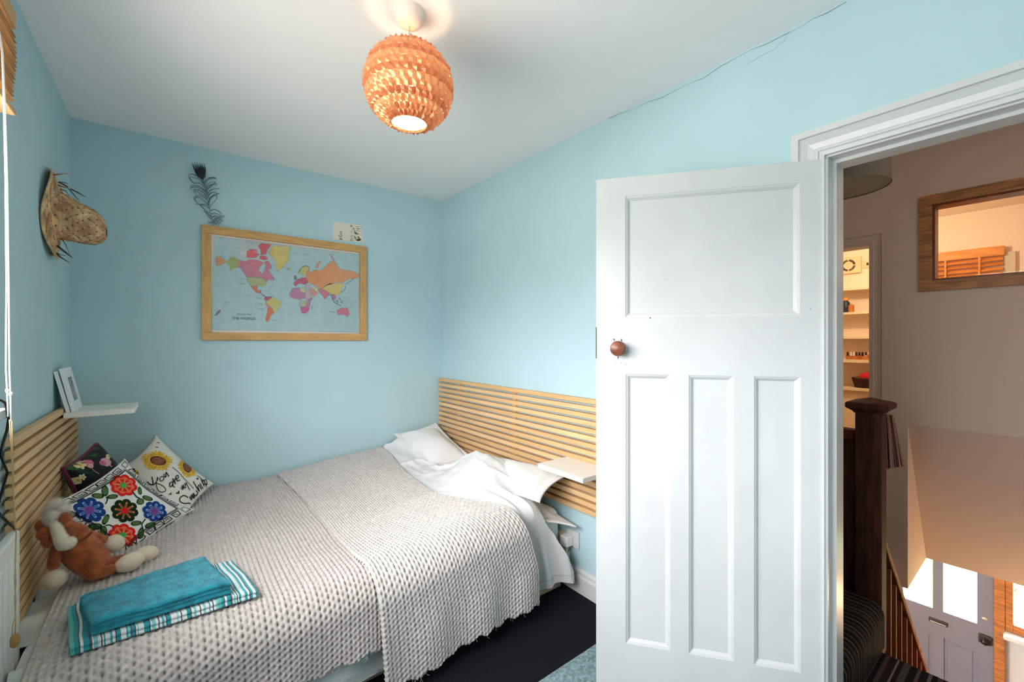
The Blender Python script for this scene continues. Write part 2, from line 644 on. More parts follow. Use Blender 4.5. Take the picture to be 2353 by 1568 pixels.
# frame of stiles and rails as a plate with four holes (front and back faces + hole walls)
rects = [(0, DWID, 0.008, pan[1][2]), (0, DWID, pan[1][3], pan[0][2]), (0, DWID, pan[0][3], ZT),
         (0, pan[0][0], pan[0][2], pan[0][3]), (pan[0][1], DWID, pan[0][2], pan[0][3]),
         (0, pan[3][0], zb, zt), (pan[3][1], pan[2][0], zb, zt), (pan[2][1], pan[1][0], zb, zt), (pan[1][1], DWID, zb, zt)]
for (u0, u1, z0, z1) in rects:
    fb.obox(dP((u0 + u1) / 2, (z0 + z1) / 2, -T2 / 2), du, dn, (0, 0, 1), ((u1 - u0) / 2, T2 / 2, (z1 - z0) / 2))
door = struct(fb.build('door_1', GLOSSW))
door['label'] = 'white painted door standing open, one wide panel above three tall panels'
for (u0, u1, z0, z1) in pan:
    pb = B()
    pb.obox(dP((u0 + u1) / 2, (z0 + z1) / 2, -T2 / 2), du, dn, (0, 0, 1), ((u1 - u0) / 2, 0.005, (z1 - z0) / 2))
    pb.build('panel', GLOSSW, door)
    mb = B()     # sloped glazing mould round the panel
    m, dd = 0.016, 0.012
    o4 = [(u0, z0), (u1, z0), (u1, z1), (u0, z1)]
    i4 = [(u0 + m, z0 + m), (u1 - m, z0 + m), (u1 - m, z1 - m), (u0 + m, z1 - m)]
    q4 = [(u0 + m * .45, z0 + m * .45), (u1 - m * .45, z0 + m * .45), (u1 - m * .45, z1 - m * .45), (u0 + m * .45, z1 - m * .45)]
    for k in range(4):
        l = (k + 1) % 4
        mb.quad(dP(*o4[k], -0.002), dP(*o4[l], -0.002), dP(*q4[l], -0.0045), dP(*q4[k], -0.0045))
        mb.quad(dP(*q4[k], -0.0045), dP(*q4[l], -0.0045), dP(*i4[l], -dd - 0.0015), dP(*i4[k], -dd - 0.0015))
    mb.build('panel_moulding', GLOSSW, door)
WOODK = M('brown_knob_wood', (128, 78, 58), 0.35, 0.4, var=0.25, vscale=30)
DARKM = M('dark_bronze', (62, 48, 44), 0.45, 0.5, metal=0.4)
ku, kz = dpix(1420, 801)
kb = B()
kb.lathe(dP(ku, kz, 0), dn, [(0.028, 0), (0.028, 0.004), (0.024, 0.008), (0.012, 0.01), (0.011, 0.025)], 28)
kp = kb.build('knob_plate', DARKM, door, smooth=0.6)
kb = B()
kb.lathe(dP(ku, kz, 0), dn, [(0.011, 0.022), (0.024, 0.027), (0.0285, 0.034), (0.0275, 0.042), (0.024, 0.045), (0.020, 0.046), (0.014, 0.0495), (0.0, 0.051)], 28)
kb.build('door_knob', WOODK, door, smooth=0.6)
kb = B()
for (x, y) in ((1411, 781), (1428, 782), (1420, 822)):
    u, z = dpix(x, y)
    kb.obox(dP(u, z, 0.0005), du, dn, (0, 0, 1), (0.0016, 0.001, 0.004))
for (x, y, r) in ((1528, 643, .0012), (1494, 731, .002), (1428, 834, .0012), (1438, 838, .0012), (1414, 835, .001), (1862, 710, .0012), (1628, 994, .001)):
    u, z = dpix(x, y)
    kb.obox(dP(u, z, 0.0002), du, dn, (0, 0, 1), (r, 0.0004, r))
kb.build('paint_chips', DARKM, door)['kind'] = 'stuff'
kb = B()
u, z = dpix(1373, 788)
kb.obox(dP(DWID, z, -T2 / 2), dn, du, (0, 0, 1), (T2 * .55, 0.0012, 0.06))
kb.build('latch_plate', DARKM, door)

# ------------------------------------------------------------------ landing, stairwell, hall, lit room beyond
WOODO = M('orange_pine', (178, 110, 54), 0.5, 0.4, var=0.2, vscale=9, grain=(1, 1, 8))
WZA = 0.82                                      # where the bulkhead over the stairs starts
ZH = -0.25                                      # hall ceiling
# landing far wall, split round the internal window and the bathroom doorway
IWY0, IWY1, IWZ0, IWZ1 = -0.40, 0.525, 1.70, 2.262
REV = 0.03
BY0, BY1, BZ = 0.795, 1.50, 2.018
b = B()
b.box(XD, XD + 0.11, -0.55, IWY0, WZA, 2.62).box(XD, XD + 0.11, IWY1, 0.6, WZA, 2.62)
b.box(XD, XD + 0.11, IWY0, IWY1, WZA, IWZ0).box(XD, XD + 0.11, IWY0, IWY1, IWZ1, 2.62)
b.box(XD, XD + 0.11, 0.6, BY0, WZA, 2.62).box(XD, XD + 0.11, 0.72, BY0, -0.3, WZA).box(XD, XD + 0.11, BY0, BY1, BZ, 2.62).box(XD, XD + 0.11, BY1, 1.75, -0.3, 2.62)
struct(b.build('wall_landing', LANDW))
b = B(); b.prism([(XD, 0, WZA), (4.39, 0, ZH), (4.62, 0, ZH), (4.62, 0, 0.02), (XD + 0.11, 0, WZA)], (0, 1.152, 0))
o = b.build('ceiling_stair', LANDW); o.location.y = -0.55; struct(o)
b = B(); b.prism([(XD, 0.6, WZA), (XD, 0.6, ZH), (4.39, 0.6, ZH)], (0, 0.12, 0))
struct(b.build('wall_stair_left', LANDW))
b = B(); b.box(XT, 6.55, -0.67, -0.55, -2.7, 2.7)
struct(b.build('wall_stair_right', LANDW))
b = B(); b.box(XT, 5.75, 1.75, 1.87, -0.4, 2.7).box(4.3, 6.55, 1.75, 1.87, -2.7, -.2)
struct(b.build('wall_landing_left', LANDW))
b = B(); b.box(XT - .07, 5.75, -0.67, 1.87, 2.62, 2.74)
struct(b.build('ceiling_landing', LANDW))
b = B(); b.box(4.39, 6.55, -0.67, 1.87, ZH, ZH + 0.1)
struct(b.build('ceiling_hall', LANDW))
b = B(); b.box(1.7, 6.55, -0.67, 1.87, -2.75, -2.62)
struct(b.build('floor_hall', M('hall_floor', (120, 96, 74), 0.5)))
b = B(); b.box(XT, 2.0, -0.67, 1.87, -2.7, -0.12).box(XT, 4.4, 0.80, 0.92, -2.7, -0.06)
struct(b.build('wall_under_landing', LANDW))
# lit room: floor, end wall
ROOMW = M('cream_room_paint', (238, 222, 200), 0.8, 0.2)
b = B(); b.box(4.3, 5.75, -0.55, 1.75, 0.025, 0.14).box(XD + 0.11, 4.3, 0.73, 1.75, -0.1, 0.14)
struct(b.build('floor_room', M('bath_floor', (170, 150, 120), 0.6)))
XE = 5.60
b = B(); b.box(XE, XE + 0.15, -0.67, 1.87, 0.0, 2.74)
struct(b.build('wall_room_far', ROOMW))
b = B(); b.box(XD + .11, XE, -0.67, 1.75, 2.52, 2.62)
struct(b.build('ceiling_room', ROOMW))


# landing floor with striped carpet (stripes run along X) and the carpeted step
STR = M('striped_stair_carpet', (60, 52, 50), 0.95, 0.1)
nt = STR.node_tree
bs = nt.nodes['Principled BSDF']
tc = nt.nodes.new('ShaderNodeTexCoord'); sp = nt.nodes.new('ShaderNodeSeparateXYZ')
nt.links.new(tc.outputs['UV'], sp.inputs[0])
mu = nt.nodes.new('ShaderNodeMath'); mu.operation = 'MULTIPLY'; mu.inputs[1].default_value = 6.2
frc = nt.nodes.new('ShaderNodeMath'); frc.operation = 'FRACT'
cr = nt.nodes.new('ShaderNodeValToRGB'); cr.color_ramp.interpolation = 'CONSTANT'
nt.links.new(sp.outputs[0], mu.inputs[0]); nt.links.new(mu.outputs[0], frc.inputs[0]); nt.links.new(frc.outputs[0], cr.inputs[0])
cols = [(0, (30, 26, 26)), (.14, (84, 70, 60)), (.2, (26, 24, 24)), (.34, (70, 64, 60)), (.47, (34, 28, 28)), (.56, (118, 104, 90)), (.6, (38, 32, 30)),
        (.74, (72, 56, 52)), (.83, (24, 22, 22)), (.93, (96, 86, 78))]
el = cr.color_ramp.elements
el[0].position = 0; el[0].color = lin(cols[0][1]); el[1].position = cols[1][0]; el[1].color = lin(cols[1][1])
for p, c in cols[2:]:
    e = el.new(p); e.color = lin(c)
nt.links.new(cr.outputs[0], bs.inputs['Base Color'])


def uv_axis(o, axis):
    me = o.data
    uv = me.uv_layers.new(name='UVMap')
    co = np.array([v.co[:] for v in me.vertices])
    li = np.array([l.vertex_index for l in me.loops])
    u = co[li, axis]
    uv.data.foreach_set('uv', np.stack([u, u * 0], 1).reshape(-1).astype(np.float32))


XS = 2.447
b = B(); b.box(X1 + 0.07, XS, -0.55, 1.75, -0.12, 0.0)
o = b.build('floor_landing', STR, bevel=0.02, bseg=3); uv_axis(o, 1); struct(o)
b = B()
for k in range(12):
    b.box(XS + 0.225 * k, XS + 0.225 * (k + 1) + 0.02, -0.55, 0.62, -2.62, -0.2 * (k + 1))
o = b.build('floor_stairs', STR); uv_axis(o, 1); struct(o)
b = B()
st = []
for k in range(9):
    a = math.pi / 2 * k / 8
    st.append((0.055 * (1 - math.sin(a)), 0.186 - 0.055 * (1 - math.cos(a))))
poly = [(0, 0.475 + 0.0, 0.0)] + [(0, 0.475 + y, z) for y, z in st[::-1][:0]]
pr = [(XT, 0.475, 0.0)] + [(XT, 0.475 + 0.055 * (1 - math.cos(math.pi / 2 * k / 8)), 0.131 + 0.055 * math.sin(math.pi / 2 * k / 8)) for k in range(9)] + [(XT, 1.75, 0.186), (XT, 1.75, 0.0)]
b.prism(pr, (2.49 - XT, 0, 0)).box(2.49, XD, 0.80, 1.75, -0.06, 0.186)
o = b.build('floor_step', STR); uv_axis(o, 0); struct(o)

# bathroom door trim, internal window
architrave('trim_4', XD, -1, BY0, BY1, BZ, LANDW, 0.18, 0.95)
WOODF = M('dark_oak_frame', (178, 128, 84), 0.45, 0.35, var=0.25, vscale=7, grain=(8, 1, 8))
WOODR = M('red_mahogany', (120, 62, 38), 0.35, 0.4, var=0.2, vscale=12)
fb = B()
W = 0.062
for (y0, y1, z0, z1) in ((IWY1 - W + .02, IWY1 + .02, IWZ0 - .02, IWZ1 + .02), (IWY0 - .02, IWY0 + W, IWZ0 - .02, IWZ1 + .02),
                         (IWY0 + W, IWY1 - W + .02, IWZ1 - W + .02, IWZ1 + .02), (IWY0 + W, IWY1 - W + .02, IWZ0 - .02, IWZ0 + W - .02)):
    fb.box(XD - 0.018, XD + 0.0, y0, y1, z0, z1)
iw = struct(fb.build('window_2', WOODF))
fb = B()
a0, a1, c0, c1 = IWY0 + W, IWY1 - W + .02, IWZ0 + W - .02, IWZ1 - W + .02
for (y0, y1, z0, z1) in ((a1 - .012, a1 + .018, c0 - .018, c1 + .018), (a0 - .018, a0 + .012, c0 - .018, c1 + .018), (a0 + .012, a1 - .012, c1 - .012, c1 + .018), (a0 + .012, a1 - .012, c0 - .018, c0 + .012)):
    fb.box(XD - 0.012, XD + 0.109, y0, y1, z0, z1)
fb.build('window_frame', WOODR, iw)
g = B(); g.box(XD + 0.05, XD + 0.055, a0, a1, c0, c1)
g.build('pane', glass_mat('window_glass'), iw)

# front door wall with door, side window
XF = 6.30


def fp(px, py, X=XF):
    return atX(px, py, X)


GREYD = M('grey_lilac_door_paint', (122, 120, 131), 0.5, 0.35)
HALLW = M('hall_white', (196, 194, 192), 0.7)
dl, dr = 1.165, fp(2283, 1400).y
zs = {k: fp(x, y).z for k, (x, y) in dict(glb=(2205, 1417), glt=(2205, 1290)).items()}
zlt = fp(2160, 1423).z
b = B()
b.box(XF + .03, XF + 0.2, dl + 0.03, 1.87, -2.7, ZH).box(XF + .03, XF + 0.2, -0.67, dr - 0.07, -2.7, fp(2320, 1455).z)
b.box(XF + .03, XF + 0.2, -0.67, -0.35, fp(2320, 1455).z, -0.35).box(XF + .03, XF + 0.2, -0.67, 1.87, -0.35, ZH + .1)
struct(b.build('wall_hall_front', HALLW))
pn = [fp(2245, 1400).y, fp(2167, 1400).y, fp(2143, 1400).y, fp(2143, 1400).y + 0.235]
zg0, zg1 = fp(2205, 1420).z, -0.52
fb = B()
for (y0, y1, z0, z1) in ((dr, pn[0], -2.62, -.36), (pn[3], dl, -2.62, -.36), (pn[0], pn[3], zg1, -.36), (pn[1], pn[2], zg0, zg1)):
    fb.box(XF, XF + 0.045, y0, y1, z0, z1)
fb.box(XF, XF + 0.045, pn[0], pn[3], zg0 - 0.27, zg0).box(XF, XF + 0.045, pn[0], pn[3], -2.62, -2.4)
fb.box(XF, XF + 0.045, pn[1] - .005, pn[2] + .005, -2.4, zg0 - 0.27)
d2 = struct(fb.build('door_2', GREYD))
d2['label'] = 'grey front door downstairs with two glazed panes, seen below the landing'
for (y0, y1) in ((pn[0], pn[1]), (pn[2], pn[3])):
    g = B(); g.box(XF + .02, XF + .026, y0, y1, zg0, zg1)
    g.build('pane', glass_mat('window_glass'), d2)
    g = B(); g.box(XF + .014, XF + .034, y0 - .02, y1 + .02, -2.42, zg0 - .25)
    g.box(XF + .008, XF + .03, y0 + .03, y1 - .03, -2.37, zg0 - .3)
    g.build('panel', GREYD, d2, bevel=0.006)
g = B()
p, q = fp(2134, 1419), fp(2178, 1440)
g.box(XF - .012, XF + .001, q.y, p.y, (p.z + q.z) / 2 - .022, (p.z + q.z) / 2 + .022)
mb_ = g.build('mail_slot', DARKM, d2, bevel=.003)
g = B(); g.box(XF - .016, XF - .011, q.y + .012, p.y - .012, (p.z + q.z) / 2 - .014, (p.z + q.z) / 2 - .006)
g.build('flap_edge', M('bright_steel', (200, 195, 190), 0.25, metal=1.0), mb_)
g = B(); p = fp(2264, 1470)
g.box(XF - .022, XF + .001, p.y - .045, p.y + .045, p.z - .04, p.z + .045)
lk = g.build('door_lock', DARKM, d2, bevel=.008)
g = B(); g.ball((XF - .04, p.y, p.z - .012), (.02, .032, .03))
g.build('latch_knob', M('black_metal', (24, 22, 24), .3), lk, smooth=True)
g = B(); p = fp(2263, 1422); g.ball((XF - .004, p.y, p.z), (.008, .022, .014))
g.build('keyhole_cover', M('pale_brass', (214, 200, 180), .35, metal=.5), d2, smooth=True)
# orange wood side window
yw0, yw1 = -0.35, dr
zsill = fp(2320, 1452).z
fb = B()
fb.box(XF - .02, XF + .1, yw1 - .075, yw1 - .003, -2.62, -.36).box(XF - .01, XF + .06, yw1 - .125, yw1 - .075, zsill, -.36)
fb.box(XF - .01, XF + .06, yw0 + .05, yw1 - .125, zsill, zsill + .075).box(XF - .01, XF + .06, yw0, yw0 + .05, zsill, -.36)
w3 = struct(fb.build('window_3', WOODO, bevel=.006))
g = B(); g.box(XF + .03, XF + .036, yw0 + .05, yw1 - .125, zsill + .075, -.36)
g.build('pane', glass_mat('window_glass'), w3)
g = B(); g.tube([fp(2330, 1349, XF - .014), fp(2336, 1354, XF - .03), fp(2331, 1359, XF - .014)], .006, 6)
g.build('window_catch', M('pale_brass', (214, 200, 180)), w3)
g = B(); g.box(XF - .10, XF + .03, yw0, yw1 - .065, zsill - .06, zsill - .002)
g.build('window_sill', GLOSSW, w3, bevel=.02, bseg=3)
# garden outside the front door
b = B(); b.box(6.5, 14, -6, 7, -2.95, -2.8)
g = b.build('ground_garden', M('lawn', (120, 150, 70), 0.9, var=.35, vscale=3)); struct(g)
b = B()
for i in range(6):
    for j in range(2):
        b.box(6.6 + i * .92, 6.6 + i * .92 + .9, 0.1 + j * .62 - .3, 0.1 + j * .62 + .3, -2.8, -2.77)
g = b.build('path_garden', M('pale_paving', (196, 190, 186), 0.9, var=.15, vscale=4), bevel=.01); struct(g)
# ================================================================== HEADBOARDS AND SHELVES
BAMB = [M('bamboo_slat_%d' % i, c, 0.5, 0.3, var=0.07, vscale=4, grain=(6, .6, 6)) for i, c in
        enumerate(((224, 184, 134), (219, 178, 127), (228, 189, 141), (217, 175, 123)))]
SHELFW = M('white_shelf_laminate', (238, 234, 226), 0.45, 0.4)
ZHB = 1.061


def headboard(label, x0, x1, y0, y1, rails, xr0, xr1, cat='headboard'):
    t = thing('headboard', label, cat, ((x0 + x1) / 2, (y0 + y1) / 2, ZHB - 0.61), 'slatted headboards')
    for k in range(16):
        z1 = ZHB - 0.0388 * k
        b = B(); b.box(x0, x1, y0, y1, z1 - 0.0250, z1)
        b.build('slat', BAMB[(k * 7 + int(y0 * 10)) % 4], t, bevel=0.0016, bseg=1)
    for y in rails:
        b = B(); b.box(xr0, xr1, y - 0.02, y + 0.02, ZHB - 0.605, ZHB - 0.004)
        b.build('rail', BAMB[2], t)
    return t


headboard('pale slatted wooden headboard on the wall behind the white pillows', 1.699, 1.727, 1.19, 3.135, (1.48, 2.17, 2.86), 1.7262, 1.7345)
headboard('slatted wooden headboard in the shade behind the cushions and toy horse', -0.413, -0.390, 2.006, 3.135, (2.30, 2.95), -0.4215, -0.4126)


def shelf(label, pts, z, th=0.024):
    t = thing('wall_shelf', label, 'shelf', (sum(p[0] for p in pts) / 4, sum(p[1] for p in pts) / 4, z), 'small white headboard shelves')
    b = B(); b.prism([(p[0], p[1], z - th) for p in pts], (0, 0, th))
    b.build('board', SHELFW, t, bevel=0.0015, bseg=1)
    x0 = min(pts, key=lambda p: abs(p[0] - 0.65) * -1)[0]
    s = 1 if x0 < 0 else -1
    for y in (min(p[1] for p in pts) + .05, max(p[1] for p in pts) - .05):
        b = B(); b.box(x0 - s * .012, x0 + s * .05, y - .012, y + .012, z - th - .003, z - th)
        b.build('bracket', M('shelf_bracket', (200, 198, 194), .4), t)
    return t


shelf('small white shelf hooked on the headboard by the pillows, near the open door', [(1.482, 1.355), (1.698, 1.355), (1.698, 1.668), (1.482, 1.668)], 0.728)
shelf('small white shelf in the corner holding the white picture frame', [(-0.389, 2.725), (-0.151, 2.725), (-0.151, 2.985), (-0.389, 2.985)], 1.043)

# picture frame leaning on the corner shelf
FRAMEW = M('white_frame_paint', (240, 242, 244), 0.4)


def leaning_frame(label, y0, y1, xb, lean, h, dep, zb, art):
    t = thing('photo_frame', label, 'picture frame', (xb, (y0 + y1) / 2, zb), 'white frames on the corner shelf')
    up = Vector((-lean, 0, h)).normalized()
    n = Vector((up.z, 0, -up.x))
    o = Vector((xb, y0, zb + 0.001)) + up * 0.0
    wd = y1 - y0
    L = math.hypot(lean, h)

    def P(a, c, d):
        return o + Vector((0, 1, 0)) * a + up * c + n * d
    bw = 0.044
    f = B()
    for (a0, a1, c0, c1) in ((0, bw, 0, L), (wd - bw, wd, 0, L), (bw, wd - bw, 0, bw), (bw, wd - bw, L - bw, L)):
        f.obox(P((a0 + a1) / 2, (c0 + c1) / 2, -dep / 2), (0, 1, 0), up, n, ((a1 - a0) / 2, (c1 - c0) / 2, dep / 2))
    f.build('frame', FRAMEW, t)
    f = B(); f.obox(P(wd / 2, L / 2, -dep * .6), (0, 1, 0), up, n, (wd / 2 - bw, L / 2 - bw, dep * .3))
    f.build('backing_board', FRAMEW, t)
    f = B(); f.obox(P(wd / 2, L / 2, -dep * .28), (0, 1, 0), up, n, (wd / 2 - bw - .001, L / 2 - bw - .001, .001))
    f.build('photograph', art, t)
    return t


leaning_frame('white photo frame leaning on the corner shelf with a grey picture', 2.735, 2.93, -0.352, 0.040, 0.196, 0.0125, 1.0445,
              M('grey_photo_print', (150, 150, 154), .35, var=.5, vscale=40))
leaning_frame('plain white frame leaning behind the photo frame on the corner shelf', 2.738, 2.91, -0.3682, 0.040, 0.184, 0.0135, 1.0445,
              M('plain_card', (226, 226, 226), .6))

# ================================================================== RADIATOR, BLIND, CABLES
t = thing('radiator', 'white ridged panel radiator under the window beside the bed', 'radiator', (-0.39, 1.3, 0.16))
RADW = M('radiator_enamel', (232, 230, 222), 0.35, 0.45)
ry0, ry1, rz0, rz1 = 0.62, 1.965, 0.20, 0.788
b = B(); b.box(-0.397, -0.372, ry0, ry1, rz0, rz1)
b.build('panel', RADW, t, bevel=0.007, bseg=3)
nr = int((ry1 - ry0 - .08) / 0.048)
for k in range(nr):
    y = ry1 - 0.062 - 0.048 * k
    b = B(); b.prism([(-0.3725, y - .015, rz0 + .05), (-0.3645, y - .009, rz0 + .05), (-0.3645, y + .009, rz0 + .05), (-0.3725, y + .015, rz0 + .05)], (0, 0, rz1 - rz0 - .1))
    b.build('ridge', RADW, t, bevel=0.002, bseg=1)
for y in (ry1 - .3, ry0 + .26):
    b = B(); b.box(-0.42, -0.396, y, y + .04, rz0 + .1, rz1 - .1)
    b.build('bracket', RADW, t)

BLW = [M('blind_wood_%d' % i, c, .5, .3, var=.15, vscale=6, grain=(5, 1, 5)) for i, c in enumerate(((206, 160, 104), (196, 150, 96), (214, 172, 118)))]
t = thing('venetian_blind', 'wooden slatted blind pulled up over the window with white pull cords', 'blind', (-0.38, 1.1, 2.04))
b = B(); b.box(-0.419, -0.362, 0.27, 1.872, 2.268, 2.318)
b.build('headrail', BLW[0], t, bevel=.003)
for k in range(15):
    z = 2.247 - k * 0.0138
    y1 = 1.872 + 0.014 * math.sin(k * .33 + .3)
    b = B(); b.obox((-0.388, (0.29 + y1) / 2, z), (1, 0, .06), (0, 1, 0), (-.06, 0, 1), (0.025, (y1 - 0.29) / 2, 0.0015))
    b.build('slat', BLW[k % 3], t)
b = B(); b.box(-0.413, -0.363, 0.29, 1.878, 2.020, 2.036)
b.build('bottom_rail', BLW[2], t, bevel=.003)
CORDW = M('white_cord', (250, 248, 244), .7)
CORDB = M('beige_cord', (196, 160, 110), .7)
XCD = -0.335


def cpath(px, X=XCD):
    return [atX(x, y, X) for x, y in px]


b = B()
b.tube([(-0.365, 1.66, 2.27)] + cpath([(5, 120), (9, 230), (13, 420), (15, 640), (14, 850), (17, 905), (19, 958)]), 0.0017, 6)
b.tube([(-0.365, 1.67, 2.27)] + cpath([(6, 120), (11, 230), (17, 420), (20, 640), (22, 850), (24, 905), (26, 968)]), 0.0017, 6)
cw = b.build('pull_cord', CORDW, t, smooth=True)
b = B()
for (x, y) in ((17, 899), (24, 906)):
    p = atX(x, y, XCD)
    b.ball(p, (.004, .0045, .005), 8, 6); b.tube([p + Vector((.004, -.003, .003)), p + Vector((-.003, .004, .004)), p + Vector((.002, .002, -.005))], .0018, 5)
b.build('knot', CORDW, cw, smooth=True)
b = B()
b.tube(cpath([(22, 965), (26, 1030), (30, 1120), (34, 1200), (37, 1225), (35, 1290), (37, 1340), (34, 1380), (36, 1420), (35, 1460)]), 0.0012, 6)
b.tube(cpath([(27, 965), (29, 1030), (31, 1120), (35, 1200), (37, 1225), (36, 1290), (34, 1340), (37, 1380), (35, 1420), (29, 1440), (27, 1468)]), 0.0012, 6)
b.build('pull_cord', CORDB, t, smooth=True)
p = atX(34, 1474, XCD)
b = B(); b.lathe(p + Vector((0, 0, .018)), (0, 0, -1), [(0.0, 0), (.006, .001), (.0085, .007), (.0095, .018), (.009, .028), (.006, .033), (0, .034)], 16)
b.build('cord_toggle', M('toggle_wood', (168, 130, 78), .5), t, smooth=True)

b = B()
b.tube([(-0.392, 1.80, 1.188)] + cpath([(-12, 925), (0, 920), (10, 925), (17, 943), (20, 962), (16, 990), (8, 1015), (0, 1045)], -0.374) + [Vector((-0.385, 1.90, 0.98)), Vector((-0.408, 1.90, 0.86)), Vector((-0.412, 1.90, 0.74))], 0.0032, 8)
c = b.build('cable', M('black_cable', (22, 22, 24), .5), None, smooth=True)
tag(c, 'black cable looping over the end of the windowsill', 'cable', 'black cables by the window')
b = B()
b.tube(cpath([(-14, 1168), (0, 1183), (20, 1203), (36, 1217)], -0.3825) + [Vector((-0.3855, 1.985, 0.775)), Vector((-0.388, 1.99, 0.74))], 0.0034, 8)
c = b.build('cable', MATS['black_cable'], None, smooth=True)
tag(c, 'black cable crossing the headboard end just above the radiator', 'cable', 'black cables by the window')

# ================================================================== BED
BX0, BX1, BY0_, BY1_ = -0.362, 1.694, 1.70, 3.125
SHEETM = M('white_marbled_sheet', (240, 243, 241), .85, .15, var=.2, vscale=7, rgb2=(212, 222, 216), bump=.25, bscale=30, bdist=.01)
t = thing('bed', 'double bed pushed into the corner under the covers', 'bed', (0.66, 2.4, 0))
PALEW = M('pale_bed_wood', (216, 190, 158), .5, var=.1, vscale=5, grain=(1, 6, 6))
b = B(); b.box(BX0 + .03, BX1 - .004, BY0_ + .005, BY1_, 0.001, 0.06)
b.build('base_plinth', PALEW, t, bevel=.004)
b = B(); b.box(BX0 + .02, BX1 - .008, BY0_ + .02, BY1_, 0.06, 0.235)
b.build('base', M('divan_fabric', (214, 220, 214), .85), t, bevel=.01)
b = B(); b.box(BX0, BX1, BY0_ + .01, BY1_, 0.235, 0.432)
b.build('mattress', SHEETM, t, bevel=.045, bseg=4)


def top(X, Y, duvet=True):
    """height of the made bed's surface"""
    z = 0.462 + 0.058 * sstep(.55, 1.15, X) + 0.010 * (vnoise(X * 3.2, Y * 3.2, 3) - .5) + 0.012 * (vnoise(X * 6, Y * 5, 4) - .5)
    z = z + 0.015 * sstep(2.5, 3.1, Y)
    rise = sstep(1.14, 1.42, X)
    gB = np.exp(-((np.asarray(Y) - 2.98) / .30) ** 2)
    gF = np.exp(-((np.asarray(Y) - 2.08) / .26) ** 2)
    z = z + rise * (0.125 * gB + 0.165 * gF - 0.01) + sstep(1.3, 1.6, X) * (0.03 * gB + .012 * gF)
    return z


def drape(X, s, off, yb=3.118, yf=1.62, rad=0.10, hem=None):
    """point on a cloth: s = arc length from the wall edge towards the front; off = distance above the bed surface"""
    X, s = np.broadcast_arrays(np.asarray(X, float), np.asarray(s, float))
    y_flat = yf + rad
    Lf = yb - y_flat
    La = rad * math.pi / 2
    Y = np.where(s < Lf, yb - s, 0.0)
    a = np.clip((s - Lf) / rad, 0, math.pi / 2)
    d = np.clip(s - Lf - La, 0, None)
    zt = top(X, np.where(s < Lf, Y, y_flat))
    Yc = np.where(s < Lf, Y, y_flat - (rad + off) * np.sin(a))
    Z = np.where(s < Lf, zt + off, zt - rad + (rad + off) * np.cos(a) - d)
    return X, Yc, Z, d


# sheet hanging at the front and rising at the foot
nu, nv = 220, 150
U = np.linspace(-0.361, 1.02, nu)[None, :].repeat(nv, 0)
S_ = np.linspace(0.0, 1.40 + .141 + .345, nv)[:, None].repeat(nu, 1)
X, Y, Z, d = drape(U, S_, -0.012, yf=1.628, rad=.09)
Z = np.where(d < .001, np.minimum(Z, .470 - .03 * sstep(.65, .8, X)), Z - .06 * sstep(.65, .8, X))
fold = 0.012 * np.sin(X * 21 + 3 * vnoise(X * 4, d * 3, 9)) * sstep(0, .2, d)
Y = Y + fold - .006
Z = np.maximum(Z, 0.05 + .03 * vnoise(X * 5, X * 0, 6))
lf = sstep(-0.30, -0.361, X)
Z = Z - lf * (0.02 + .012 * np.sin(Y * 17) + .012 * np.sin(Y * 41 + 1)) * (d < .02)
X = X + .004 * lf * np.sin(Y * 23) + .003 * lf - .046 * lf * sstep(1.966, 1.985, Y)
sh = np_mesh('bed_sheet', np.stack([X, Y, Z], -1), SHEETM)
tag(sh, 'white marbled bed sheet hanging below the crochet blanket hem', 'sheet')
b = B()
for zz, (xa, xb) in ((0.115, (.2, .66)), (0.10, (.2, .66))):
    b.tube([(xa + (xb - xa) * i / 12, 1.607 + .006 * math.sin(i), zz + .004 * math.sin(i * .9)) for i in range(13)], .0012, 5)
b.build('hem_seam', M('seam_grey', (160, 166, 164), .9), sh)

# duvet: white, covering pillow end, hanging at the front
DUV = M('white_linen_duvet', (224, 224, 223), .85, .15, sheen=.1, var=.03, vscale=3, bump=.2, bscale=160, bdist=.003)
nu, nv = 260, 420
Ltot = (3.118 - 1.64 - .11) + .11 * math.pi / 2 + 0.40
vv = np.linspace(0, Ltot, nv)[:, None].repeat(nu, 1)
uu = np.linspace(0, 1, nu)[None, :].repeat(nv, 0)
Xr = np.interp(vv, [0, .25, .45, .6, .95, 1.15, 1.3, 1.45, 1.54, 1.60, 1.82, 2.1], [1.50, 1.49, 1.41, 1.40, 1.50, 1.51, 1.47, 1.475, 1.51, 1.55, 1.67, 1.69])
Xl = np.interp(vv, [0, 1.2, 2.1], [0.62, 0.70, 0.72])
X = Xl + (Xr - Xl) * uu
X, Y, Z, d = drape(X, vv, 0.004, yf=1.64, rad=.11)
e = np.clip((Xr - X) / .07, 0, 1)
Z = Z + 0.02 * np.sqrt(1 - (1 - e) ** 2) * (d < .01) - .012
wr_ = sstep(1.08, 1.25, X)
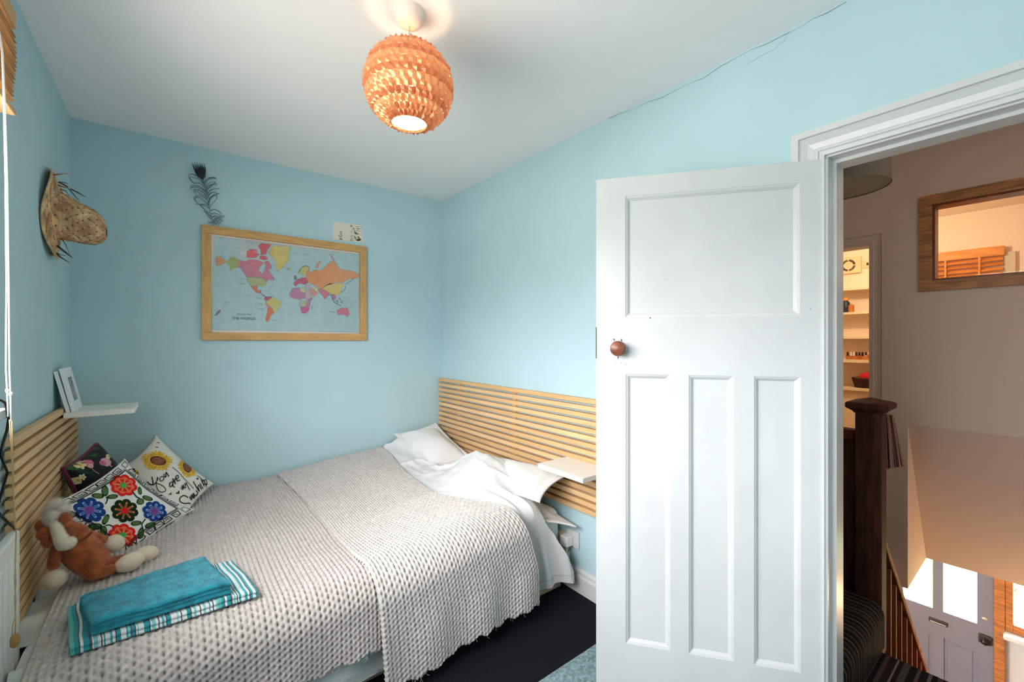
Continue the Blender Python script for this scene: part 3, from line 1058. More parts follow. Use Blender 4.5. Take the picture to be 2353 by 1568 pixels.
# soft wrinkles fanning out across the top and gathering down the front
an = np.arctan2(Y - 1.5, X - 1.0)
r1 = vnoise(X * 11 + Y * 3, Y * 4.5 - X * 3, 21) - .5
r2 = vnoise(X * 22 - Y * 9, Y * 16 + X * 12, 22) - .5
rg = 1 - np.abs(2 * vnoise(X * 9 + Y * 4, Y * 3.2 - X * 2.5, 23) - 1)
hang = sstep(0.0, .15, d)
Z = Z + wr_ * (1 - hang) * (.030 * r1 + .014 * r2 + .026 * rg ** 4 - .006)
pleat = np.sin((X - 1.2) * 58 + 5 * vnoise(X * 3, d * 2.5, 31)) * .5 + .5
Y = Y - hang * wr_ * (.030 * pleat ** 1.6 * (0.5 + .5 * sstep(.03, .3, d)) + .012 * r1) + hang * .004
Y = Y - hang * .05 * sstep(1.5, 1.68, X)
Z = np.maximum(Z, .085 + 0.012 * np.sin(X * 13))
P = np.stack([X, Y, Z], -1)
dv = np_mesh('duvet', P, DUV)
tag(dv, 'rumpled white duvet turned over the pillows and falling down the bed side', 'duvet')
b = B()
row = P[nv - 26]
b.tube([Vector(row[i]) + Vector((0, -.0012, 0)) for i in range(nu // 2, nu - 4, 3)], .0011, 5)
b.build('hem_seam', MATS['seam_grey'], dv)


# ------------------------------------------------------------------ crochet blankets (real stitches)
CROCH = M('grey_beige_crochet_yarn', (198, 190, 185), .9, .1, var=.08, vscale=60, bump=.35, bscale=900, bdist=.002)
CROCH2 = M('pale_grey_crochet_yarn', (204, 198, 193), .9, .1, var=.08, vscale=60, bump=.35, bscale=900, bdist=.002)


def crochet(name, Xl, Xr, Ltot, off, yf, res, mat, seed, edge_noise=.01, zmin=.03, dmax=1.0):
    nv = int(Ltot / res)
    wid = float(np.max(Xr(np.linspace(0, Ltot, 50)) - Xl(np.linspace(0, Ltot, 50))))
    nu = int(wid / res)
    vv = np.linspace(0, Ltot, nv)[:, None].repeat(nu, 1)
    q = np.linspace(0, 1, nu)[None, :].repeat(nv, 0)
    xl, xr = Xl(vv[:, :1]), Xr(vv[:, :1])
    vv = vv * (1 + .004 * np.sin(q * 60 + seed)) 
    Xc = xl + (xr - xl) * q
    U = q * wid + .004 * vnoise(Xc * 5, vv * 5, seed)
    X, Y, Z, d = drape(Xc, vv, off, yf=yf)
    hang = sstep(.02, .25, d)
    Y = Y - hang * (.010 * np.sin(Xc * 24 + 2 * vnoise(Xc * 3, d * 2, seed + 5)) + .004)
    B0 = np.stack([X, Y, Z], -1)
    du_ = np.gradient(B0, axis=1)
    dv_ = np.gradient(B0, axis=0)
    N = np.cross(dv_, du_)
    N /= np.linalg.norm(N, axis=-1, keepdims=True)
    # ensure outward
    N = np.where((N[..., 2:3] * (d[..., None] < .01) - N[..., 1:2] * (d[..., None] >= .01)) < 0, -N, N)
    pu, pv = 0.0165, 0.0215
    a = U / pu
    col = np.floor(a)
    fa = a - col - .5                       # -0.5..0.5, hole columns at +-0.5
    vb = vv / pv + .5 * (col % 2)
    b_ = (vb + .5) % 1 - .5
    # rounded stitch lobes: V shaped pair per cell
    lobe = np.cos(fa * math.pi) ** 1.0 * (0.62 + .38 * np.cos(b_ * 2 * math.pi + np.abs(fa) * 3.4))
    a2 = (U / pu + .5)
    col2 = np.floor(a2)
    f2 = a2 - col2 - .5
    rowp = ((vv / pv + .25 + .5 * (col2 % 2)) + .5) % 1 - .5
    big = ((col2 % 2) == 0) * 1.0
    hole = np.exp(-((f2 * pu / .0035) ** 2 + (rowp * pv / .0047) ** 2) ** 1.3)
    open_ = 0.45 + .55 * sstep(-.20, .06, d + .16 * (vv > Ltot - .75) * sstep(Ltot - .75, Ltot - .35, vv) - .1 + .05 * vnoise(Xc * 4, vv * 4, seed + 8))
    groove = np.exp(-(f2 * pu / .0022) ** 2) * big
    disp = .0036 * lobe - .0150 * hole * open_ * (0.62 + .38 * big) - .0020 * groove + .0012 * (vnoise(U * 300, vv * 300, seed + 2) - .5)
    P = B0 + N * disp[..., None]
    # rough hem
    hemn = edge_noise * (vnoise(U / .0165, U * 0, seed + 3) - .5)
    P[-6:, :, 2] += hemn[-6:] * np.linspace(0, 1, 6)[:, None]
    P[..., 2] = np.maximum(P[..., 2], .012)
    # rolled edges down onto whatever lies beneath
    for sl, sg in ((slice(0, 3), 1), (slice(-3, None), -1)):
        P[:, sl] -= N[:, sl] * (.010 * np.array([1, .7, .3])[::sg][None, :, None])
    P[-2:] -= N[-2:] * .006
    return np_mesh(name, P, mat)


f1l = lambda s: np.interp(s, [0, 1.2, 1.5, 2.0], [-.325, -.328, -.318, -.30])
f1r = lambda s: np.interp(s, [0, 2.0], [.72, .74])
bl = crochet('crochet_blanket', f1l, f1r, (3.118 - 1.60 - .10) + .10 * math.pi / 2 + 0.172, .018, 1.60, .0029, CROCH, 11)
tag(bl, 'grey beige crochet blanket spread under the cushions, horse and towels', 'blanket', 'crochet blankets on the bed')
f2l = lambda s: np.interp(s, [0, .5, 1.0, 1.35, 1.6, 2.0], [.515, .56, .565, .57, .60, .632])
f2r = lambda s: np.interp(s, [0, .25, .65, 1.05, 1.25, 1.42, 1.6, 1.75, 2.1], [1.21, 1.19, 1.12, 1.095, 1.17, 1.27, 1.345, 1.39, 1.40])
bl2 = crochet('crochet_throw', f2l, f2r, (3.118 - 1.585 - .10) + .10 * math.pi / 2 + 0.335, .037, 1.585, .0029, CROCH2, 17)
tag(bl2, 'pale grey crochet throw laid across the bed and hanging nearly to the carpet', 'blanket', 'crochet blankets on the bed')
# loose yarn ends along both hems
for o, n, sd in ((bl, 6, 1), (bl2, 12, 2)):
    r = random.Random(sd)
    me = o.data
    nvx = len(me.vertices)
    last = [me.vertices[nvx - 1 - i].co.copy() for i in range(240)]
    if o is bl:
        last = [p for p in last if p.x > .25 and p.x < .6] or last
    b = B()
    for k in range(n):
        p = r.choice(last) + Vector((0, -.004, .002))
        L = r.uniform(.008, .022)
        b.tube([p, p + Vector((r.uniform(-.006, .006), -.004, -L * .5)), p + Vector((r.uniform(-.014, .014), -.006, -L * .8))], .00055, 4)
    q = b.build('yarn_ends', CROCH2 if o is bl2 else CROCH, o)
    q['kind'] = 'stuff'


# ------------------------------------------------------------------ pillows
PILW = M('white_pillow_cotton', (224, 223, 221), .85, .15, sheen=.2, bump=.2, bscale=140, bdist=.003)


def pillow(name, c, label, cat, T, mat, seed=0, nu=70, nv=50, flange=.08, wr=.010, piping=None, flip=False, pw=.42, bow=(.055, .055, .055, .055)):
    """c: corners (0,0) (1,0) (1,1) (0,1); bulges to both sides of that patch"""
    c = [np.array(p, float) for p in c]
    nrm = np.cross(c[1] - c[0], c[3] - c[0]) + np.cross(c[2] - c[1], c[2] - c[3]) * 0
    nrm /= np.linalg.norm(nrm) * (-1 if flip else 1)

    def base(u, v):
        u, v = np.asarray(u, float)[..., None], np.asarray(v, float)[..., None]
        # sides bow inward between the corners
        return (c[0] * (1 - u) + c[1] * u) * (1 - v) + (c[3] * (1 - u) + c[2] * u) * v

    def h(u, v):
        uu = np.clip((np.asarray(u) - flange) / (1 - 2 * flange), 0, 1) * 2 - 1
        vv = np.clip((np.asarray(v) - flange) / (1 - 2 * flange), 0, 1) * 2 - 1
        k = np.clip((1 - uu ** 2) * (1 - vv ** 2), 0, 1)
        return k ** pw

    def surf(u, v, off=0.0, side=1):
        u, v = np.asarray(u, float), np.asarray(v, float)
        su, sv = 4 * u * (1 - u), 4 * v * (1 - v)     # sides bow in between the corners: left, right, start, end
        u2 = u + bow[0] * (1 - u) * sv - bow[1] * u * sv
        v2 = v + bow[2] * (1 - v) * su - bow[3] * v * su
        hh = T * h(u, v) * (1 if side > 0 else -.8)
        hh = hh + side * wr * (vnoise(u * 5, v * 5, seed) - .5) * np.minimum(1, 6 * h(u, v)) + side * .004
        return base(u2, v2) + nrm * (hh + off * side)[..., None]
    u = np.linspace(0, 1, nu)[None, :].repeat(nv, 0)
    v = np.linspace(0, 1, nv)[:, None].repeat(nu, 1)
    A, Bk = surf(u, v), surf(u, v, side=-1)
    vs = np.concatenate([A.reshape(-1, 3), Bk.reshape(-1, 3)])
    idx = np.arange(nu * nv).reshape(nv, nu)
    q = np.stack([idx[:-1, :-1], idx[:-1, 1:], idx[1:, 1:], idx[1:, :-1]], -1).reshape(-1, 4)
    rim = list(idx[0, :]) + list(idx[1:, -1]) + list(idx[-1, -2::-1]) + list(idx[-2:0:-1, 0])
    off = nu * nv
    fs = q.tolist() + (q[:, ::-1] + off).tolist()
    for i in range(len(rim)):
        a, b_ = rim[i], rim[(i + 1) % len(rim)]
        fs.append([b_, a, a + off, b_ + off])
    me = bpy.data.meshes.new(name)
    me.from_pydata(vs.tolist(), [], fs)
    me.materials.append(mat)
    me.polygons.foreach_set('use_smooth', [True] * len(me.polygons))
    t = thing(name, label, cat, tuple(sum(c) / 4), {'pillow': 'white pillows at the bed head', 'cushion': 'cushions heaped against the headboard'}[cat])
    o = link('cover', me, t)
    if piping:
        ring = [Vector((vs[i] + vs[i + off]) / 2) for i in rim]
        b = B(); b.tube(ring[::2], piping[1], 6, closed=True)
        b.build('piping', piping[0], t, smooth=True)
    t_info = dict(t=t, surf=surf, c=c)
    return t_info


# back pillow standing in the corner, front pillow with flange, lower pillow drooping over the bed side
pillow('pillow', [(1.30, 3.10, .662), (1.665, 3.115, .70), (1.64, 2.50, .54), (1.34, 2.52, .48)], 'white pillow standing in the corner where the two walls meet', 'pillow',
       -.085, PILW, 3, wr=.02, pw=.6)
pillow('pillow', [(1.37, 2.42, .50), (1.672, 2.47, .575), (1.676, 1.60, .660), (1.40, 1.56, .575)], 'white pillow lying on top below the small shelf, flanged corner sticking out', 'pillow',
       -.088, PILW, 4, wr=.024, pw=.6, flange=.06)
pillow('pillow', [(1.30, 2.44, .50), (1.67, 2.46, .53), (1.678, 1.575, .375), (1.35, 1.64, .46)], 'lower white pillow with its corner drooping over the bed side', 'pillow',
       -.085, PILW, 5, wr=.02, pw=.5)

# double socket and charger by the bed head
t = thing('wall_socket', 'white wall socket with plug low on the wall beside the bed', 'socket', (1.73, 1.62, .40))
b = B(); p = atX(1318, 1237, 1.732)
b.box(1.722, 1.7345, p.y - .045, p.y + .045, p.z - .045, p.z + .045)
b.build('face_plate', GLOSSW, t, bevel=.003)
b = B(); b.box(1.668, 1.7222, p.y - .01, p.y + .045, p.z - .035, p.z + .02)
b.build('plug', M('white_plastic', (228, 226, 222), .4), t, bevel=.006)
b = B()
b.tube([(1.69, p.y + .012, p.z - .034), (1.69, p.y + .012, p.z - .12), (1.685, p.y + .02, p.z - .155), (1.682, p.y + .045, p.z - .12), (1.678, p.y + .08, p.z + .02)], .0035, 6)
b.build('flex', MATS['white_plastic'], t, smooth=True)
t = thing('extension_block', 'white extension lead box on a wooden offcut beside the bed head', 'power strip', (1.70, 1.66, .2))
q = atX(1300, 1285, 1.70)
b = B(); b.box(1.698, 1.731, q.y - .005, q.y + .10, q.z - .07, q.z + .035)
b.build('housing', MATS['white_plastic'], t, bevel=.005)
b = B(); b.box(1.698, 1.731, q.y - .0, q.y + .12, q.z + .0355, q.z + .13)
b.build('wood_block', PALEW, t, bevel=.003)

# rug
b = B()
b.box(.55, 1.722, -.35, 1.272, 0.001, 0.014)
RUGM = M('teal_grey_rug', (138, 164, 170), .95, .1, var=.2, vscale=60, bump=.6, bscale=500)
rg_ = b.build('rug', RUGM, None, bevel=.004)
tag(rg_, 'teal blue shaggy rug on the black carpet by the door', 'rug')
tufts('pile', rg_, 60000, .0075, .0026, RUGM, rg_, .1, 5, lambda P, n: (P[:, 2] > .0135) & (P[:, 0] > .85) & (P[:, 1] > .85) & (P[:, 1] < 1.266))
# ================================================================== PENDANT LAMP
PX, PY, PZ = 0.64, 1.39, 2.247
t = thing('pendant_lamp', 'ball pendant lamp of woven copper strips hanging from the bedroom ceiling', 'lamp', (PX, PY, ZC))
ROSEM = M('cream_plastic', (238, 226, 212), .4, .4)
b = B(); b.lathe((PX, PY, ceil_z(PX, PY) + .001), (0, 0, -1), [(0.0, 0), (.052, 0), (.052, .004), (.050, .012), (.044, .036), (.038, .045), (.028, .050), (.008, .052), (0.0, .052)], 32)
b.build('ceiling_rose', ROSEM, t, smooth=.7)
b = B(); b.tube([(PX, PY, ZC - .05), (PX, PY, PZ + .02)], .0028, 8)
b.build('flex', M('cream_flex', (226, 200, 170), .6), t, smooth=True)
COP = [M('copper_strip_%d' % i, c, .34, .5, metal=.55, transl=.10) for i, c in enumerate(((218, 146, 102), (202, 124, 86), (228, 160, 114)))]
NW, NB, RR, RZ = 34, 14, 0.150, 0.142
lat0, lat1 = math.radians(60), math.radians(-66)
for k in range(NB):
    la, lb = lat0 + (lat1 - lat0) * k / NB, lat0 + (lat1 - lat0) * (k + 1) / NB
    b = B()
    rows = []
    rj = random.Random(40 + k)
    jit = [rj.uniform(.5, 1.15) for _ in range(NW)]
    for f_, bl_ in ((-.02, 0.0), (.5, 1.0), (1.0, 0.0)):
        l = la + (lb - la) * f_
        row = []
        for i in range(2 * NW):
            a = 2 * math.pi * (i + (k % 2)) / (2 * NW)
            out = (.0064 * jit[i // 2] if i % 2 else -.0015) * (bl_ if bl_ else .25)
            wob = .0016 * math.sin(i * 1.9 + k * 2.3)
            row.append((PX + (RR * math.cos(l) + out) * math.cos(a), PY + (RR * math.cos(l) + out) * math.sin(a), PZ + RZ * math.sin(l) + out * math.sin(l) + wob))
        rows.append(row)
    n = 2 * NW
    for r_ in range(2):
        for i in range(n):
            j = (i + 1) % n
            b.quad(rows[r_][i], rows[r_ + 1][i], rows[r_ + 1][j], rows[r_][j])
    b.build('copper_strip', COP[k % 3], t, weld=True)
b = B()
for i in range(NW):
    a = 2 * math.pi * i / NW
    pts = []
    for q in range(15):
        l = lat0 + (lat1 - lat0) * q / 14
        pts.append((PX + RR * .992 * math.cos(l) * math.cos(a), PY + RR * .992 * math.cos(l) * math.sin(a), PZ + RZ * .992 * math.sin(l)))
    b.tube(pts, .0006, 4, caps=False)
b.build('wires', M('copper_wire', (120, 74, 50), .4, metal=.8), t)['kind'] = 'stuff'
b = B()
for l in (lat0, lat1):
    b.tube([(PX + RR * math.cos(l) * math.cos(a), PY + RR * math.cos(l) * math.sin(a), PZ + RZ * math.sin(l)) for a in np.linspace(0, 2 * math.pi, 36)[:-1]], .0016, 5, closed=True)
b.build('rim', COP[2], t, smooth=True)['kind'] = 'stuff'
b = B(); b.lathe((PX, PY, PZ + .085), (0, 0, -1), [(.016, 0), (.018, .006), (.018, .03), (.02, .034), (.02, .05), (.014, .052)], 20)
b.build('lamp_holder', ROSEM, t, smooth=.7)
b = B(); b.lathe((PX, PY, PZ + .092), (0, 0, 1), [(.010, 0), (.043, 0), (.043, .002), (.010, .002)], 28)
b.build('ring_blocker', ROSEM, t)  # unseen disc added to block the bulb and darken the ceiling ring's middle
b = B(); b.lathe((PX, PY, PZ + .040), (0, 0, -1), [(.012, 0), (.014, .010), (.026, .026), (.03, .040), (.026, .054), (.014, .064), (0, .067)], 20)
b.build('bulb', M('lit_bulb_glass', (255, 214, 160), .4, emit=19.0), t, smooth=True)
b = B(); b.lathe((PX, PY, PZ + RZ * math.sin(lat1) + .008), (0, 0, 1), [(0, 0), (RR * math.cos(lat1) + .002, 0)], 32)
b.build('diffuser', M('frosted_diffuser', (250, 244, 232), .6, .2, transl=.85), t)

# ================================================================== WORLD MAP PICTURE
YM = YB - 0.0065


def c5(x, y):
    return (420 + x / 3.4087, 340 + y / 3.4087)


class Print:
    """thin flat print laid on a surface: S(px, py, layer) -> 3D point; coordinates traced with conv()"""

    def __init__(self, S, conv=lambda x, y: (x, y)):
        self.S, self.cv, self.b, self.mats = S, conv, B(), []

    def mat(self, m):
        if m not in self.mats:
            self.mats.append(m)
        self.b.cur = self.mats.index(m)

    def poly(self, pts, m, layer=0, outline=None, ow=1.0, jag=0.0):
        self.mat(m)
        P = [self.cv(*p) for p in pts]
        if jag:
            Q = []
            r = random.Random(int(P[0][0] * 7))
            for i, p in enumerate(P):
                q = P[(i + 1) % len(P)]
                L = math.hypot(q[0] - p[0], q[1] - p[1])
                n = max(1, int(L / 1.6))
                for k in range(n):
                    f = k / n
                    Q.append((p[0] + (q[0] - p[0]) * f + r.uniform(-jag, jag) * (k > 0), p[1] + (q[1] - p[1]) * f + r.uniform(-jag, jag) * (k > 0)))
            P = Q
        tri = geometry.tessellate_polygon([[Vector((x, y, 0)) for x, y in P]])
        n = len(self.b.v)
        self.b.v += [tuple(self.S(x, y, layer)) for x, y in P]
        for a in tri:
            self.b.f.append(tuple(n + i for i in a)); self.b.m.append(self.b.cur)
        if outline:
            self.stroke([(0, 0)], ow, outline, layer + 1, raw=P + [P[0]])

    def stroke(self, pts, wd, m, layer=1, raw=None, smooth=False, taper=False, step=3.0):
        self.mat(m)
        P = raw or [self.cv(*p) for p in pts]
        if smooth and len(P) > 2:
            Q = []
            for i in range(len(P) - 1):
                p0, p1, p2, p3 = P[max(i - 1, 0)], P[i], P[i + 1], P[min(i + 2, len(P) - 1)]
                for k in range(6):
                    s = k / 6
                    Q.append(tuple(.5 * (2 * p1[c] + (p2[c] - p0[c]) * s + (2 * p0[c] - 5 * p1[c] + 4 * p2[c] - p3[c]) * s * s +
                                         (3 * p1[c] - p0[c] - 3 * p2[c] + p3[c]) * s ** 3) for c in (0, 1)))
            P = Q + [P[-1]]
        else:
            Q = []
            for a, c in zip(P[:-1], P[1:]):
                n = max(1, int(math.hypot(c[0] - a[0], c[1] - a[1]) / step))
                Q += [(a[0] + (c[0] - a[0]) * k / n, a[1] + (c[1] - a[1]) * k / n) for k in range(n)]
            P = Q + [P[-1]]
        n0, N = len(self.b.v), len(P)
        for i, p in enumerate(P):
            a, c = P[max(i - 1, 0)], P[min(i + 1, N - 1)]
            L = math.hypot(c[0] - a[0], c[1] - a[1]) or 1
            nx, ny = -(c[1] - a[1]) / L, (c[0] - a[0]) / L
            w = wd / 2 * (max(.25, math.sin(math.pi * i / max(1, N - 1)) ** .6) if taper else 1)
            self.b.v.append(tuple(self.S(p[0] + nx * w, p[1] + ny * w, layer)))
            self.b.v.append(tuple(self.S(p[0] - nx * w, p[1] - ny * w, layer)))
        for i in range(N - 1):
            self.b.f.append((n0 + 2 * i, n0 + 2 * i + 1, n0 + 2 * i + 3, n0 + 2 * i + 2)); self.b.m.append(self.b.cur)

    def star(self, c, rf, m, layer=0, seg=48, rings=4, sx=1, sy=1, rot=0):
        self.mat(m)
        cx, cy = c
        n0 = len(self.b.v)
        for j in range(rings + 1):
            for k in range(seg):
                a = 2 * math.pi * k / seg
                r = rf(a) * j / rings
                x, y = r * math.cos(a) * sx, r * math.sin(a) * sy
                X, Y = cx + x * math.cos(rot) - y * math.sin(rot), cy + x * math.sin(rot) + y * math.cos(rot)
                self.b.v.append(tuple(self.S(*self.cv(X, Y), layer)))
        for j in range(rings):
            for k in range(seg):
                l = (k + 1) % seg
                self.b.f.append((n0 + j * seg + k, n0 + j * seg + l, n0 + (j + 1) * seg + l, n0 + (j + 1) * seg + k))
                self.b.m.append(self.b.cur)

    def text(self, s, p0, p1, h, m, layer=2, bold=0.0):
        cu = bpy.data.curves.new('txt', 'FONT')
        cu.body = s
        cu.size = 1.0
        cu.offset = bold
        ob = bpy.data.objects.new('txt', cu)
        COL.objects.link(ob)
        bpy.context.view_layer.update()
        me = ob.evaluated_get(bpy.context.evaluated_depsgraph_get()).to_mesh()
        vs = [v.co.copy() for v in me.vertices]
        fs = [tuple(p.vertices) for p in me.polygons]
        bpy.data.objects.remove(ob)
        bpy.data.curves.remove(cu)
        x0, x1 = min(v.x for v in vs), max(v.x for v in vs)
        self.mat(m)
        n = len(self.b.v)
        for v in vs:
            f = (v.x - x0) / (x1 - x0)
            x = p0[0] + (p1[0] - p0[0]) * f
            y = p0[1] + (p1[1] - p0[1]) * f - v.y * h / .7
            self.b.v.append(tuple(self.S(*self.cv(x, y), layer)))
        for f in fs:
            self.b.f.append(tuple(n + i for i in f)); self.b.m.append(self.b.cur)

    def build(self, name, parent):
        return self.b.build(name, self.mats, parent)


OAK = M('oak_picture_frame', (206, 160, 100), .45, .35, var=.09, vscale=8, grain=(1, 6, 6))
OAKV = M('oak_picture_frame_upright', (206, 160, 100), .45, .35, var=.09, vscale=8, grain=(6, 6, 1))
t = thing('map_picture', 'oak framed world map hanging on the blue wall above the bed', 'picture', (0.615, YB - .01, 1.37))
fx0, fx1, fz0, fz1 = .124, 1.105, 1.369, 2.055
FW, FD = 0.047, 0.026
for (nm, x0, x1, z0, z1, m) in (('frame_rail', fx0, fx1, fz0, fz0 + FW, OAK), ('frame_rail', fx0, fx1, fz1 - FW, fz1, OAK),
                                ('frame_stile', fx0, fx0 + FW, fz0 + FW, fz1 - FW, OAKV), ('frame_stile', fx1 - FW, fx1, fz0 + FW, fz1 - FW, OAKV)):
    b = B(); b.box(x0, x1, YB - FD, YB - .0005, z0, z1)
    b.build(nm, m, t, bevel=.003)
b = B(); b.box(fx0 + FW, fx1 - FW, YB - .006, YB - .002, fz0 + FW, fz1 - FW)
b.build('map_paper', M('map_paper', (232, 220, 216), .6), t)
MC = {k: M('map_' + k, tuple(v * .84 + 32 for v in c) if k not in ('black', 'ink') else c, .6, .2, var=.025, vscale=30) for k, c in dict(
    sea=(176, 208, 214), seaedge=(150, 160, 170), pink=(214, 118, 140), rose=(222, 92, 112), yellow=(226, 200, 104), olive=(166, 176, 92), green=(176, 184, 120),
    orange=(238, 146, 84), dorange=(226, 110, 66), mauve=(194, 122, 160), lilac=(204, 172, 186), beige=(216, 206, 150), hot=(212, 84, 140), lemon=(206, 194, 106),
    salmon=(234, 142, 126), redp=(204, 78, 104), tan=(186, 190, 150), ink=(88, 92, 112), grid=(150, 176, 186), black=(34, 36, 44), plum=(140, 92, 126)).items()}
pm = Print(lambda x, y, l: atY(x, y, YM - .0004 - l * .00045), c5)
I = MC['ink']
pm.poly([(246, 692), (1386, 836), (1379, 1446), (228, 1424)], MC['sea'], 0)
pm.stroke([(246, 692), (1386, 836), (1379, 1446), (228, 1424), (246, 692)], .5, MC['seaedge'], 1)
for i in range(1, 17):
    f = i / 17
    pm.stroke([(246 + 1140 * f, 692 + 144 * f), (228 + 1151 * f, 1424 + 22 * f)], .22, MC['grid'], 1)
for f in (.1, .25, .38, .5, .6, .69, .78, .88):
    pm.stroke([(246 - 18 * f, 692 + 732 * f), (1386 - 7 * f, 836 + 610 * f)], .22, MC['grid'], 1)
LAND = [
    ('orange', [(258, 858), (295, 852), (340, 892), (300, 915), (262, 925)]),
    ('olive', [(360, 870), (400, 852), (440, 880), (440, 935), (400, 945), (370, 965), (365, 925), (340, 900)]),
    ('salmon', [(430, 878), (455, 885), (450, 940), (434, 932)]),
    ('pink', [(448, 882), (500, 890), (530, 872), (600, 885), (632, 898), (600, 940), (598, 965), (625, 990), (640, 960), (650, 925), (640, 895), (665, 885), (690, 915), (698, 945),
              (672, 952), (690, 985), (710, 1015), (720, 1030), (690, 1030), (655, 1042), (625, 1018), (560, 1012), (500, 1010), (470, 965), (445, 938)]),
    ('rose', [(500, 815), (535, 792), (580, 800), (575, 822), (600, 838), (560, 862), (500, 858)]),
    ('rose', [(592, 775), (612, 748), (692, 756), (662, 798), (652, 832), (610, 838), (612, 800)]),
    ('rose', [(600, 850), (640, 845), (668, 866), (640, 880), (608, 872)]),
    ('yellow', [(690, 790), (712, 765), (842, 772), (830, 830), (830, 880), (790, 930), (745, 970), (730, 930), (720, 870), (676, 828)]),
    ('olive', [(815, 942), (830, 936), (845, 944), (843, 955), (820, 958)]),
    ('green', [(500, 1015), (560, 1015), (625, 1021), (655, 1045), (665, 1045), (645, 1075), (630, 1085), (585, 1080), (555, 1085), (525, 1070), (505, 1040)]),
    ('dorange', [(525, 1072), (555, 1087), (585, 1082), (580, 1105), (600, 1125), (612, 1110), (617, 1135), (590, 1140), (555, 1115)]),
    ('plum', [(604, 1132), (640, 1158), (664, 1172), (658, 1176), (620, 1152)]),
    ('redp', [(640, 1172), (702, 1162), (684, 1186), (660, 1205), (640, 1192)]),
    ('lemon', [(660, 1197), (702, 1170), (772, 1200), (765, 1240), (735, 1275), (715, 1300), (700, 1250), (665, 1230), (650, 1210)]),
    ('salmon', [(645, 1207), (665, 1233), (692, 1250), (670, 1262), (645, 1225)]),
    ('dorange', [(665, 1252), (700, 1256), (715, 1290), (690, 1310), (675, 1355), (655, 1362), (648, 1340), (660, 1300)]),
    ('lemon', [(905, 985), (925, 945), (960, 925), (990, 940), (980, 960), (965, 990), (940, 1005), (925, 975)]),
    ('plum', [(872, 998), (890, 1008), (895, 1030), (870, 1036), (876, 1016)]),
    ('redp', [(866, 1060), (900, 1030), (940, 1015), (975, 1020), (980, 1058), (950, 1070), (915, 1060), (880, 1085)]),
    ('orange', [(965, 992), (985, 950), (1000, 975), (1030, 958), (1070, 962), (1110, 940), (1140, 905), (1172, 885), (1192, 895), (1215, 935), (1250, 955), (1290, 960), (1330, 966),
                (1380, 990), (1375, 1016), (1330, 1030), (1300, 1024), (1270, 1048), (1255, 1056), (1200, 1056), (1120, 1080), (1085, 1106), (1040, 1080), (990, 1056), (965, 1030)]),
    ('salmon', [(1042, 938), (1050, 905), (1085, 880), (1072, 905), (1056, 940)]),
    ('salmon', [(1150, 830), (1164, 838), (1190, 880), (1178, 882)]),
    ('yellow', [(1085, 1105), (1120, 1077), (1160, 1060), (1200, 1066), (1250, 1058), (1262, 1080), (1245, 1095), (1240, 1130), (1225, 1152), (1180, 1150), (1130, 1125)]),
    ('pink', [(1065, 1103), (1086, 1106), (1130, 1128), (1150, 1147), (1112, 1186), (1090, 1150), (1068, 1130)]),
    ('mauve', [(1150, 1147), (1190, 1150), (1200, 1172), (1182, 1192), (1168, 1165)]),
    ('salmon', [(990, 1100), (1010, 1100), (1057, 1140), (1030, 1166), (1010, 1150)]),
    ('beige', [(1015, 1090), (1062, 1100), (1060, 1136), (1035, 1126)]),
    ('lilac', [(950, 1068), (1000, 1078), (990, 1100), (955, 1092)]),
    ('mauve', [(835, 1140), (860, 1100), (915, 1095), (920, 1120), (962, 1146), (955, 1176), (915, 1190), (870, 1180), (838, 1160)]),
    ('beige', [(915, 1105), (940, 1098), (968, 1118), (962, 1146), (925, 1130)]),
    ('lilac', [(965, 1110), (990, 1114), (1012, 1165), (975, 1200), (955, 1180)]),
    ('tan', [(920, 1196), (962, 1200), (970, 1236), (945, 1250), (915, 1232)]),
    ('mauve', [(985, 1190), (1017, 1170), (1000, 1215), (990, 1262), (962, 1250)]),
    ('hot', [(920, 1247), (952, 1245), (992, 1257), (985, 1280), (960, 1300), (930, 1290)]),
    ('pink', [(1205, 1276), (1250, 1250), (1275, 1262), (1280, 1248), (1298, 1268), (1306, 1300), (1290, 1325), (1255, 1304), (1215, 1308)]),
    ('lilac', [(1010, 1235), (1020, 1226), (1012, 1262), (1004, 1262)]),
    ('plum', [(250, 1312), (272, 1280), (292, 1268), (296, 1284), (262, 1314)]),
]
for i, (c, p) in enumerate(LAND):
    pm.poly(p, MC[c], 2 + (i % 3) * .15, outline=I if c != 'olive' else MC['olive'], ow=.35, jag=.42)
dark = MC['plum']
for p in ([(905, 985), (920, 950), (945, 930), (970, 922), (995, 940)], [(1238, 1122), (1256, 1126), (1270, 1106), (1276, 1080)], [(1168, 1172), (1182, 1205), (1205, 1222), (1240, 1236)],
          [(1200, 1205), (1218, 1196), (1212, 1216)], [(1224, 1172), (1234, 1190), (1238, 1200)], [(1276, 1070), (1300, 1055), (1330, 1030), (1336, 1016)]):
    pm.stroke(p, 1.0, I, 4)
r = random.Random(5)
